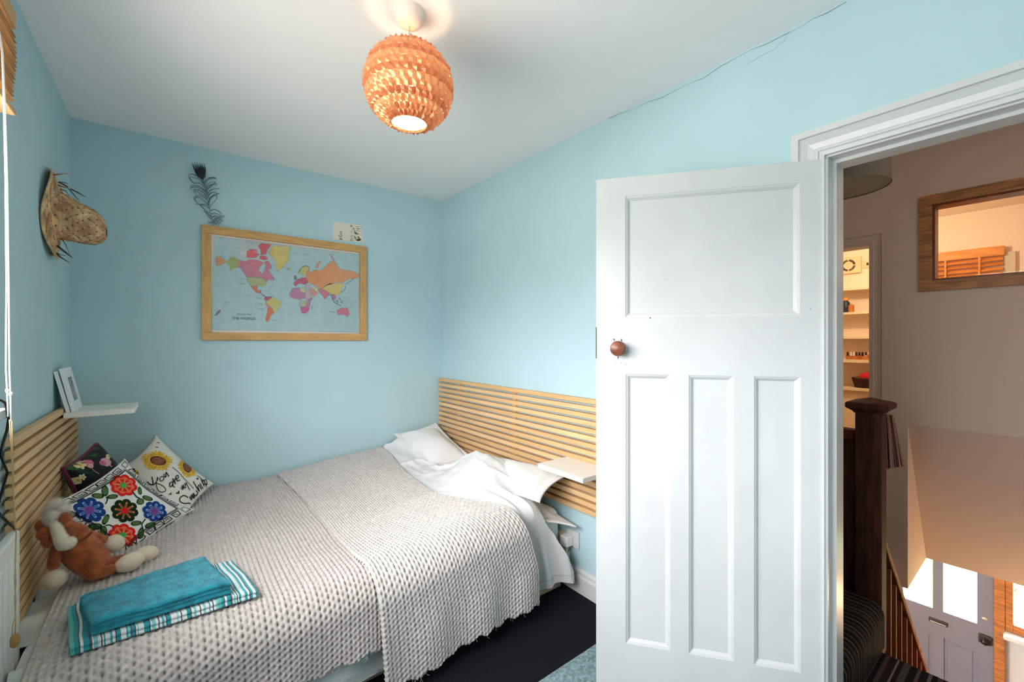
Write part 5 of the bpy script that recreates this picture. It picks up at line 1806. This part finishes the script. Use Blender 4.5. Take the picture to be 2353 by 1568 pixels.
# ================================================================== TOY HORSE
t = thing('toy_horse', 'brown plush horse with white hooves and blaze slumped against the headboard', 'soft toy', tuple(atD(200, 1330, 1.60)))
FUR = M('brown_plush', (182, 98, 54), .95, .1, sheen=.4, var=.25, vscale=30, bump=.5, bscale=400, bdist=.004)
FURL = M('brown_plush_pile', (188, 104, 58), .95, .1, sheen=.4)
WHF = M('white_plush', (236, 226, 208), .95, .1, sheen=.3, bump=.5, bscale=300, bdist=.004)
CRF = M('cream_hoof_plush', (226, 208, 186), .95, .1, sheen=.3, bump=.4, bscale=200, bdist=.004)
J = {  # name: (px, py, depth, radius)
    'belly': (205, 1288, 1.575, .078), 'waist': (185, 1262, 1.565, .074), 'chest': (160, 1234, 1.545, .052), 'neck': (143, 1214, 1.525, .034),
    'poll': (124, 1194, 1.51, .040), 'face': (132, 1220, 1.485, .038), 'muzzle': (146, 1250, 1.47, .030),
    'shR': (180, 1229, 1.565, .036), 'elR': (215, 1232, 1.615, .019), 'wrR': (247, 1244, 1.65, .019),
    'shL': (134, 1258, 1.515, .030), 'elL': (122, 1290, 1.49, .023), 'wrL': (124, 1314, 1.49, .022),
    'hipR': (240, 1300, 1.60, .036), 'knR': (280, 1287, 1.655, .021), 'anR': (310, 1280, 1.69, .020),
    'hipL': (222, 1318, 1.56, .036), 'knL': (250, 1312, 1.585, .023), 'anL': (272, 1303, 1.605, .022)}
E_ = [('belly', 'waist'), ('waist', 'chest'), ('chest', 'neck'), ('neck', 'poll'), ('poll', 'face'), ('face', 'muzzle'), ('chest', 'shR'), ('shR', 'elR'), ('elR', 'wrR'), ('waist', 'shL'), ('shL', 'elL'), ('elL', 'wrL'),
      ('belly', 'hipR'), ('hipR', 'knR'), ('knR', 'anR'), ('belly', 'hipL'), ('hipL', 'knL'), ('knL', 'anL')]
names = list(J)
me = bpy.data.meshes.new('body')
me.from_pydata([tuple(atD(*J[n][:3])) for n in names], [(names.index(a), names.index(c)) for a, c in E_], [])
ob = bpy.data.objects.new('tmp', me)
COL.objects.link(ob)
sk = ob.modifiers.new('s', 'SKIN'); ob.modifiers.new('d', 'SUBSURF').levels = 2
for i, n in enumerate(names):
    ob.data.skin_vertices[0].data[i].radius = (J[n][3], J[n][3])
    ob.data.skin_vertices[0].data[i].use_root = (n == 'belly')
bpy.context.view_layer.update()
dg = bpy.context.evaluated_depsgraph_get()
bm_ = bpy.data.meshes.new_from_object(ob.evaluated_get(dg))
bpy.data.objects.remove(ob)
_q = bmesh.new(); _q.from_mesh(bm_)
for _i in range(9):
    bmesh.ops.smooth_vert(_q, verts=_q.verts, factor=.5, use_axis_x=True, use_axis_y=True, use_axis_z=True)
_q.to_mesh(bm_); _q.free()
bm_.materials.clear(); bm_.materials.append(FUR)
bm_.polygons.foreach_set('use_smooth', [True] * len(bm_.polygons))
body = link('body', bm_, t)
tufts('fur', body, 46000, .0026, .0010, FURL, body, .25, 3)


def P3(n):
    return atD(*J[n][:3])


for nm, a, c, L, R in (('hoof', 'wrR', 'elR', .034, .031), ('hoof', 'wrL', 'elL', .034, .033), ('hoof', 'anR', 'knR', .044, .031), ('hoof', 'anL', 'knL', .044, .032)):
    d = (P3(a) - P3(c)).normalized()
    u = d.orthogonal().normalized()
    b = B(); b.ball(P3(a) + d * L * .75, (R, R, L), 18, 12, (u, d.cross(u), d))
    h = b.build(nm, CRF, t, smooth=True)
    tufts('hoof_hair', h, 1800, .0036, .0009, CRF, h, .5, 8)
# blaze and muzzle, ears, cheeks, forelock, eyes
toC = lambda p: (CAM - p).normalized()
b = B()
pm_, pf, pp = P3('muzzle'), P3('face'), P3('poll')
b.tube([pp + toC(pp) * .030 + Vector((0, 0, .012)), pp + toC(pp) * .036, pf + toC(pf) * .030, pm_ + toC(pm_) * .018, pm_ + toC(pm_) * .014 + (pm_ - pf) * .3], [.006, .011, .014, .018, .014], 12)
b.ball(pm_ + toC(pm_) * .016 + Vector((.008, -.002, .0)), (.024, .021, .019), 14, 10)
bz = b.build('blaze', WHF, t, smooth=True)
tufts('blaze_hair', bz, 9000, .0048, .0009, WHF, bz, .3, 9)
for (pa, pb_, r_) in (((102, 1210, 1.49), (94, 1204, 1.49), .019), ((106, 1228, 1.475), (100, 1222, 1.475), .021), ((116, 1245, 1.465), (110, 1240, 1.465), .020),
                      ((146, 1196, 1.495), (150, 1188, 1.50), .018), ((152, 1212, 1.495), (156, 1206, 1.50), .018), ((157, 1229, 1.49), (160, 1224, 1.495), .016)):
    b = B(); b.ball((atD(*pa) + atD(*pb_)) / 2, (r_, r_, r_ * 1.15), 12, 8)
    ck = b.build('cheek_pad', FUR, t, smooth=True)
    tufts('cheek_hair', ck, 1500, .0042, .0009, FURL, ck, .3, 10)
b = B()
for (x, y, d_, r_) in ((118, 1176, 1.50, .022), (128, 1166, 1.505, .022), (140, 1172, 1.51, .020), (122, 1188, 1.485, .020)):
    b.ball(atD(x, y, d_), (r_, r_, r_ * 1.2), 12, 8)
fl = b.build('forelock', M('pale_mane_plush', (224, 216, 206), .95, .1, sheen=.3), t, smooth=True)
fl['kind'] = 'stuff'
tufts('mane_hair', fl, 9000, .0125, .0008, MATS['pale_mane_plush'], fl, .2, 12)

# ================================================================== TOWELS


def towel(name, label, q, z0, layers, th, mats, stripe, seed, parent=None, skew=0.0):
    """folded towel: stacked rounded layers joined at their folds; q = corner (x, y): back-left, back-right, front-right, front-left"""
    q = [np.array(p, float) for p in q]
    # stadium cross-section rings, layer over layer, snaking so the front edge shows folds
    prof = []
    n = 12
    for k in range(layers):
        prof.append(k)
    P = []
    # closed outline in (v, z): bottom back -> bottom front -> scalloped front -> top front -> top back -> scalloped back
    out = []
    H_ = layers * th
    for i in range(15):
        out.append((i / 14, 0.0))
    for k in range(layers):
        for a in np.linspace(-math.pi / 2, math.pi / 2, 7)[1:-1]:
            out.append((1 + .035 * math.cos(a) * (1 - .25 * (k % 2)), k * th + th / 2 + math.sin(a) * th / 2))
    for i in range(26):
        out.append((1 - i / 25, H_))
    for k in range(layers - 1, -1, -1):
        for a in np.linspace(math.pi / 2, 3 * math.pi / 2, 7)[1:-1]:
            out.append((0 + .035 * math.cos(a) * (1 - .25 * (k % 2)), k * th + th / 2 + math.sin(a) * th / 2))
    NU = 150
    rows = []
    for i in range(NU + 1):
        u = i / NU
        ring = []
        e = min(u, 1 - u)
        for (v, z) in out:
            uu = u + .004 * math.sin(v * 9 + seed) + skew * (v - .5)
            p = (q[0] * (1 - uu) + q[1] * uu) * (1 - v) + (q[3] * (1 - uu) + q[2] * uu) * v
            zz = z * (.86 + .14 * min(1, e / .03)) + (.008 * (vnoise(u * 5, v * 3, seed) - .5) + .003 * (vnoise(u * 14, v * 9, seed + 1) - .5)) * (z / H_)
            base = z0 + .0 * v
            if v > .9:
                base -= .004 * ((v - .9) / .13) ** 2
            ring.append((p[0], p[1], base + zz))
        rows.append(ring)
    R = len(out)
    b = B()
    for ring in rows:
        b.v += ring
    for i in range(NU):
        for k in range(R):
            l = (k + 1) % R
            b.f.append((i * R + k, (i + 1) * R + k, (i + 1) * R + l, i * R + l))
            b.m.append(stripe[i] if stripe else 0)
    for i in (0, NU):
        c0 = len(b.v)
        ring = rows[i]
        b.v.append(tuple(np.mean(np.array(ring), axis=0)))
        for k in range(R):
            l = (k + 1) % R
            f = (i * R + k, i * R + l, c0) if i == 0 else (i * R + l, i * R + k, c0)
            b.f.append(f); b.m.append(stripe[min(i, NU - 1)] if stripe else 0)
    o = b.build(name, mats, None, smooth=True)
    return o


TEAL = M('teal_terry', (36, 160, 182), .95, .1, sheen=.3, var=.18, vscale=30, bump=.9, bscale=420, bdist=.006)
SM = [M('towel_' + k, c, .95, .1, sheen=.2, bump=.8, bscale=420, bdist=.005) for k, c in dict(white=(232, 236, 236), teal=(44, 156, 168), aqua=(132, 204, 206), slate=(84, 92, 100), mint=(104, 190, 184)).items()]
rs = random.Random(23)
st = []
seq = [4, 4, 1, 1, 3, 0, 1, 1, 3, 3, 0, 2, 2, 0, 3, 0, 1, 0, 0, 2, 1, 0, 3, 1, 1, 0, 0, 1, 2, 2, 3, 1, 3, 0, 2, 0, 0, 1, 1, 3, 0, 2, 2, 0, 3, 0, 1, 2, 0, 3, 1, 1, 0, 0, 0, 0, 2, 0, 3, 0, 0, 1, 1, 3, 0, 2, 0, 0, 3, 0, 2, 2, 0, 0, 1, 0, 3, 0, 0, 2]
k = 0
while len(st) < 150:
    w_ = rs.choice((1, 1, 2, 2)) if seq[k % len(seq)] != 3 else 1
    st += [seq[k % len(seq)]] * w_
    k += 1
st = st[:150]
zb_ = float(top(0, 1.8)) + .018 + .011
o = towel('striped_towel', '', [(-.268, 1.945), (.175, 1.965), (.222, 1.690), (-.228, 1.690)], zb_, 2, .0135, SM, st, 3)
tag(o, 'folded white and teal striped towel lying under the plain teal towel', 'towel', 'folded towels on the bed')
o = towel('teal_towel', '', [(-.232, 1.885), (.088, 1.935), (.145, 1.700), (-.186, 1.700)], zb_ + .034, 3, .014, [TEAL], None, 9)
tag(o, 'folded plain teal bath towel on top of the striped towel', 'towel', 'folded towels on the bed')
tufts('terry_loops', o, 16000, .0035, .0016, TEAL, o, .1, 14)

# ================================================================== LANDING THINGS
MAH = M('dark_mahogany', (78, 42, 34), .65, .15, var=.3, vscale=10, grain=(4, 4, .6))
MAHR = M('red_mahogany_stain', (112, 52, 38), .75, .1, var=.3, vscale=10, grain=(4, 4, .6))
NX0, NX1, NY0, NY1 = 2.55, 2.645, .497, .596
t = thing('stair_banister', 'dark wooden newel post and banister at the head of the stairs', 'banister', (NX0 + .05, NY0 + .05, -.05))
zt_ = atX(1990, 945, NX0).z
b = B(); b.box(NX0, NX1, NY0, NY1, -.10, zt_)
b.build('newel_post', MAH, t, bevel=.006)
cx, cy = (NX0 + NX1) / 2, (NY0 + NY1) / 2
b = B()
lv = [(.052, -.012), (.056, -.004), (.066, .004), (.078, .012), (.080, .016), (.080, .034), (.074, .040), (.0, .062)]
for (r0, h0), (r1, h1) in zip(lv[:-1], lv[1:]):
    for k in range(4):
        a = [(1, 1), (-1, 1), (-1, -1), (1, -1)]
        p, q = a[k], a[(k + 1) % 4]
        b.quad((cx + p[0] * r0, cy + p[1] * r0, zt_ + h0), (cx + q[0] * r0, cy + q[1] * r0, zt_ + h0), (cx + q[0] * r1, cy + q[1] * r1, zt_ + h1), (cx + p[0] * r1, cy + p[1] * r1, zt_ + h1))
b.build('newel_cap', MAH, t)
zr = atX(1952, 985, 2.62).z
b = B(); b.box(2.585, 2.655, NY1 - .01, 1.74, zr - .055, zr)
b.build('landing_rail', MAHR, t, bevel=.012, bseg=3)
for k in range(10):
    y = NY1 + .01 + k * .112
    b = B(); b.box(2.61, 2.632, y, y + .105, -.05, zr - .05)
    b.build('board', MAH, t, bevel=.003)
# descending handrail with boards and thin balusters
sl = lambda X: .545 - (X - 2.645) * 1.055
b = B()
b.prism([(2.646, .535, sl(2.646) - .030), (2.646, .535, sl(2.646) + .022), (4.35, .535, sl(4.35) + .022), (4.35, .535, sl(4.35) - .030)], (0, .05, 0))
b.build('handrail', M('worn_handrail', (150, 98, 62), .65, .15, var=.2, vscale=12), t, bevel=.006)
for k in range(9):
    x0 = 2.66 + k * .19
    b = B(); b.prism([(x0, .566, -1.9), (x0, .566, sl(x0) - .03), (x0 + .184, .566, sl(x0 + .184) - .03), (x0 + .184, .566, -1.9)], (0, .012, 0))
    b.build('board', MAHR, t)
for (px_) in (2045, 2057, 2069.5, 2082, 2093.5, 2105, 2115):
    d_ = ray(px_, 800)
    x0 = .55 * d_.x / d_.y
    b = B(); b.box(x0 - .010, x0 + .010, .545, .563, -1.7, sl(x0) - .025)
    b.build('baluster', M('light_baluster', (150, 92, 64), .65, .15), t)
b = B(); b.box(NX1 - .004, NX1 + .026, .512, .545, -.09, .62)
b.build('newel_batten', MAHR, t)

# striped towel over the landing rail
TWB = M('brown_striped_towel', (158, 118, 104), .95, .1, bump=.5, bscale=300)
TW2, TW3 = M('brown_towel_dark', (84, 54, 52), .95, .1), M('brown_towel_pale', (220, 196, 178), .95, .1)
P_ = []
nu, nv = 60, 50
px_top = [(2036, 952), (2054, 949)]
Pt = np.zeros((nv, nu, 3))
for j in range(nv):
    f = j / (nv - 1)
    for i in range(nu):
        g = i / (nu - 1)
        xl = 2033 + 4 * f
        xr = 2053 + 25 * f ** .9
        yt = 951 + 4 * g
        yb = 1078 - 7 * g
        x = xl + (xr - xl) * g
        y = yt + (yb - yt) * f
        D = 2.10 + .03 * math.sin(g * 17) * (.4 + .6 * f) * .5 + .01 * g
        Pt[j, i] = atD(x, y, D)
mi = np.array([[(0, 1, 0, 2, 1, 1, 0, 2, 0, 1)[(i * 2 // 3 + 0) % 10] for i in range(nu - 1)] for j in range(nv - 1)])
to = np_mesh('hanging_towel', Pt, [TWB, TW2, TW3], None, True, mi)
m_ = to.modifiers.new('t', 'SOLIDIFY'); m_.thickness = .005
tag(to, 'brown striped towel hanging behind the newel post on the landing', 'towel')

# drum pendant on the landing
t = thing('landing_lamp', 'grey drum lampshade hanging on the landing seen past the door jamb', 'lamp', (2.55, .735, 2.62))
lc = atD(1928, 437, 2.02)
SHG = M('grey_lampshade', (112, 106, 98), .8, .1)
b = B(); b.lathe(lc, (0, 0, 1), [(.188, 0), (.180, .26)], 40)
b.build('lamp_shade', SHG, t, smooth=True)
b = B(); b.lathe(lc + Vector((0, 0, .004)), (0, 0, 1), [(0, 0), (.186, 0)], 40)
b.build('diffuser', M('shade_diffuser', (150, 146, 136), .8), t)
b = B(); b.tube([lc + Vector((0, 0, .2)), (lc.x, lc.y, 2.619)], .004, 6)
b.build('flex', ROSEM, t)


# ================================================================== LIT ROOM: shelves and things on them
XB = 5.40
RSH = M('cream_shelf_paint', (226, 208, 172), .6)


def bp(px, py, X=XB):
    return atX(px, py, X)


def zat(py, px=1970):
    return bp(px, py).z


ya, yb_ = 1.02, 1.74
t = thing('bathroom_shelves', 'cream built-in shelves in the warmly lit bathroom beyond the landing', 'shelves', (5.5, 1.4, .15))
for py in (661, 717, 774):
    z = zat(py)
    b = B(); b.box(XB, XE - .001, ya, yb_, z - .022, z)
    b.build('shelf_board', RSH, t, bevel=.002)
for py in (827, 891):
    z = zat(py)
    b = B(); b.box(XB - .05, XE - .001, ya, yb_, z - .03, z)
    b.build('shelf_board', RSH, t, bevel=.002)
b = B(); b.box(XB + .0, XE - .002, ya, yb_, .142, zat(891) - .03)
b.build('lower_panel', RSH, t)
t = thing('extractor_fan', 'square cream extractor fan with round black grille on bathroom wall', 'fan', tuple(bp(1951, 612, 5.585)))
c0 = bp(1951, 611, 5.585)
b = B(); b.box(5.56, 5.599, c0.y - .105, c0.y + .085, c0.z - .085, c0.z + .085)
b.build('housing', M('fan_plastic', (226, 206, 160), .5), t, bevel=.006)
BLK = M('fan_black', (40, 34, 30), .5)
for r_ in (.056, .046):
    for k in range(4):
        b = B()
        aa = np.linspace(k * math.pi / 2 + .10, (k + 1) * math.pi / 2 - .10, 10)
        b.tube([(5.5585, c0.y + r_ * math.cos(a), c0.z + r_ * math.sin(a)) for a in aa], .0042, 5)
        b.build('grille_slot', BLK, t)
t = thing('wall_switch', 'small cream switch beside the extractor fan', 'switch', tuple(bp(1994, 607, 5.59)))
c0 = bp(1994, 607, 5.59)
b = B(); b.box(5.585, 5.599, c0.y - .035, c0.y + .035, c0.z - .04, c0.z + .04)
b.build('plate', M('fan_plastic', (226, 206, 160)), t, bevel=.003)
b = B(); b.box(5.579, 5.585, c0.y - .008, c0.y + .008, c0.z - .012, c0.z + .012)
b.build('rocker', BLK, t)


def on_shelf(px, py, dx):
    """point standing on the shelf whose front edge is at image row py"""
    z = zat(py)
    d_ = ray(px, 700)
    X = XB + dx
    return Vector((X, X * d_.y / d_.x, z + .0006))


def bottle2(label, px, py, dx, r, h, mat, capmat, group=None, neck=.4):
    p = on_shelf(px, py, dx)
    t = thing('bottle', label, 'bottle', tuple(p), group)
    b = B(); b.lathe(p, (0, 0, 1), [(0, 0), (r * .95, 0), (r, .004), (r, h * .66), (r * neck, h * .78), (r * neck, h * .84), (0, h * .84)], 18)
    b.build('body', mat, t, smooth=.7)
    b = B(); b.lathe(p, (0, 0, 1), [(0, h * .8), (r * (neck + .12), h * .8), (r * (neck + .12), h), (0, h)], 14)
    b.build('cap', capmat, t, smooth=.7)
    return t


bottle2('dark blue bottle with orange cap on the bathroom shelf', 1943.5, 717, .06, .033, .155, M('navy_bottle', (40, 44, 62), .35), M('orange_cap', (224, 150, 60), .5), 'bottles on the bathroom shelf', .55)
bottle2('small amber bottle with pump beside the dark blue bottle', 1956, 717, .05, .026, .105, M('amber_bottle', (190, 120, 60), .3), M('pale_pump', (226, 196, 150), .5), 'bottles on the bathroom shelf', .28)
# wooden tray of nail polish
p0, p1 = on_shelf(1946, 827, .03), on_shelf(2006, 827, .03)
t = thing('polish_tray', 'low wooden tray of nail polish bottles on the bathroom shelf', 'tray', tuple((p0 + p1) / 2))
TRAY = M('tray_wood', (176, 112, 60), .5, var=.2, vscale=20)
zf = p0.z
b = B(); b.box(XB + .0, XB + .10, p1.y, p0.y, zf, zf + .008)
b.build('tray_base', TRAY, t)
for (xa, xb, y0, y1) in ((XB, XB + .006, p1.y, p0.y), (XB + .094, XB + .10, p1.y, p0.y), (XB + .006, XB + .094, p0.y - .006, p0.y), (XB + .006, XB + .094, p1.y, p1.y + .006)):
    b = B(); b.box(xa, xb, y0, y1, zf + .008, zf + .038)
    b.build('tray_side', TRAY, t)
NP = ((1948, (60, 40, 36), (30, 26, 26), 'dark brown'), (1955.5, (236, 214, 190), (240, 232, 220), 'white capped cream'), (1962, (240, 222, 200), (236, 230, 220), 'ivory'), (1968, (110, 40, 36), (90, 30, 30), 'dark red'),
      (1975, (150, 52, 46), (40, 30, 30), 'brick red'), (1982, (30, 26, 30), (24, 22, 24), 'black'), (1990, (236, 214, 196), (46, 40, 40), 'pale pink'), (1996, (190, 90, 80), (220, 196, 176), 'coral'))
for i, (px_, c1, c2, nm) in enumerate(NP):
    p = on_shelf(px_, 827, .03 + .018 * (i % 2))
    p.z = zf + .0085
    t = thing('polish_bottle', nm + ' nail polish bottle standing in the wooden tray', 'nail polish', tuple(p), 'nail polish bottles in the tray')
    b = B(); b.lathe(p, (0, 0, 1), [(0, 0), (.013, 0), (.013, .032), (.007, .036), (0, .036)], 12)
    b.build('body', M('polish_%d' % i, c1, .3), t, smooth=.7)
    b = B(); b.lathe(p, (0, 0, 1), [(.008, .036), (.009, .037), (.007, .068), (0, .069)], 12)
    b.build('cap', M('polish_cap_%d' % i, c2, .4), t, smooth=.7)
# dark wicker basket with red ball
p0, p1 = on_shelf(1957, 891, -.02), on_shelf(2016, 891, -.02)
t = thing('wicker_basket', 'dark oval wicker basket on the lowest bathroom shelf', 'basket', tuple((p0 + p1) / 2))
WK = [M('wicker_%d' % i, c, .6, var=.2, vscale=40) for i, c in enumerate(((70, 38, 30), (88, 48, 36)))]
bc = (p0 + p1) / 2 + Vector((.06, 0, 0))
hw = (p0 - p1).length / 2
for k in range(7):
    f = k / 6
    b = B(); b.tube([(bc.x + (.065 + .03 * f) * math.cos(a), bc.y + (hw * (.82 + .24 * f)) * math.sin(a), bc.z + .008 + .085 * f + .003 * math.sin(a * 14 + k * math.pi)) for a in np.linspace(0, 2 * math.pi, 57)[:-1]], .0085, 6, closed=True)
    b.build('wicker_row', WK[k % 2], t, smooth=True)
b = B(); b.lathe(bc + Vector((0, 0, .001)), (0, 0, 1), [(0, 0), (.06, 0), (.06, .01), (0, .01)], 20)
b.build('basket_base', WK[0], t)
b = B(); q = on_shelf(1997, 891, .03); b.ball((q.x, q.y, bc.z + .105), (.05, .085, .05), 20, 12)
o = b.build('red_pouf', M('red_sponge', (206, 40, 42), .9, bump=.6, bscale=120), None, smooth=True)
tag(o, 'red rounded bath sponge lying in the dark wicker basket', 'sponge')
b = B(); q = on_shelf(1972, 891, .03); b.ball((q.x, q.y, bc.z + .088), (.035, .045, .025), 14, 8)
o = b.build('brown_cloth', M('brown_rag', (120, 84, 70), .9), None, smooth=True)
tag(o, 'brown cloth bundle beside the red sponge in the basket', 'cloth')

# wooden blind and window seen through the internal window
t = thing('wooden_blind', 'orange wooden blind seen through the internal window over the landing', 'blind', tuple(atX(2230, 590, XE - .04)))
pa, pb2 = atX(2152, 588, XE - .04), atX(2309, 575, XE - .04)
OW = [M('blind_orange_%d' % i, c, .45, var=.12, vscale=8, grain=(4, 1, 4)) for i, c in enumerate(((226, 150, 72), (214, 138, 62)))]
ztop = (pa.z + pb2.z) / 2
b = B(); b.box(XE - .06, XE - .02, pb2.y, pa.y + .25, ztop - .05, ztop + .03)
b.build('pelmet', OW[0], t, bevel=.004)
for k in range(14):
    z = ztop - .075 - k * .042
    b = B(); b.obox((XE - .035, (pa.y + .25 + pb2.y + .01) / 2, z), (.75, 0, .66), (0, 1, 0), (-.66, 0, .75), (.023, (pa.y + .24 - pb2.y) / 2, .0016))
    b.build('slat', OW[k % 2], t)
for px_ in (2250, 2172):
    y = atX(px_, 600, XE - .06).y
    b = B(); b.box(XE - .0605, XE - .059, y - .006, y + .006, ztop - .65, ztop - .05)
    b.build('ladder_tape', OW[0], t)
wa = atX(2334, 580, XE)
b = B()
b.box(XE - .03, XE - .0, wa.y, wa.y + .06, 1.2, atX(2330, 578, XE).z).box(XE - .02, XE, wa.y + .06, pb2.y + .08, 1.2, atX(2330, 600, XE).z)
o = b.build('window_4', M('pale_window_paint', (206, 196, 176), .5)); struct(o)
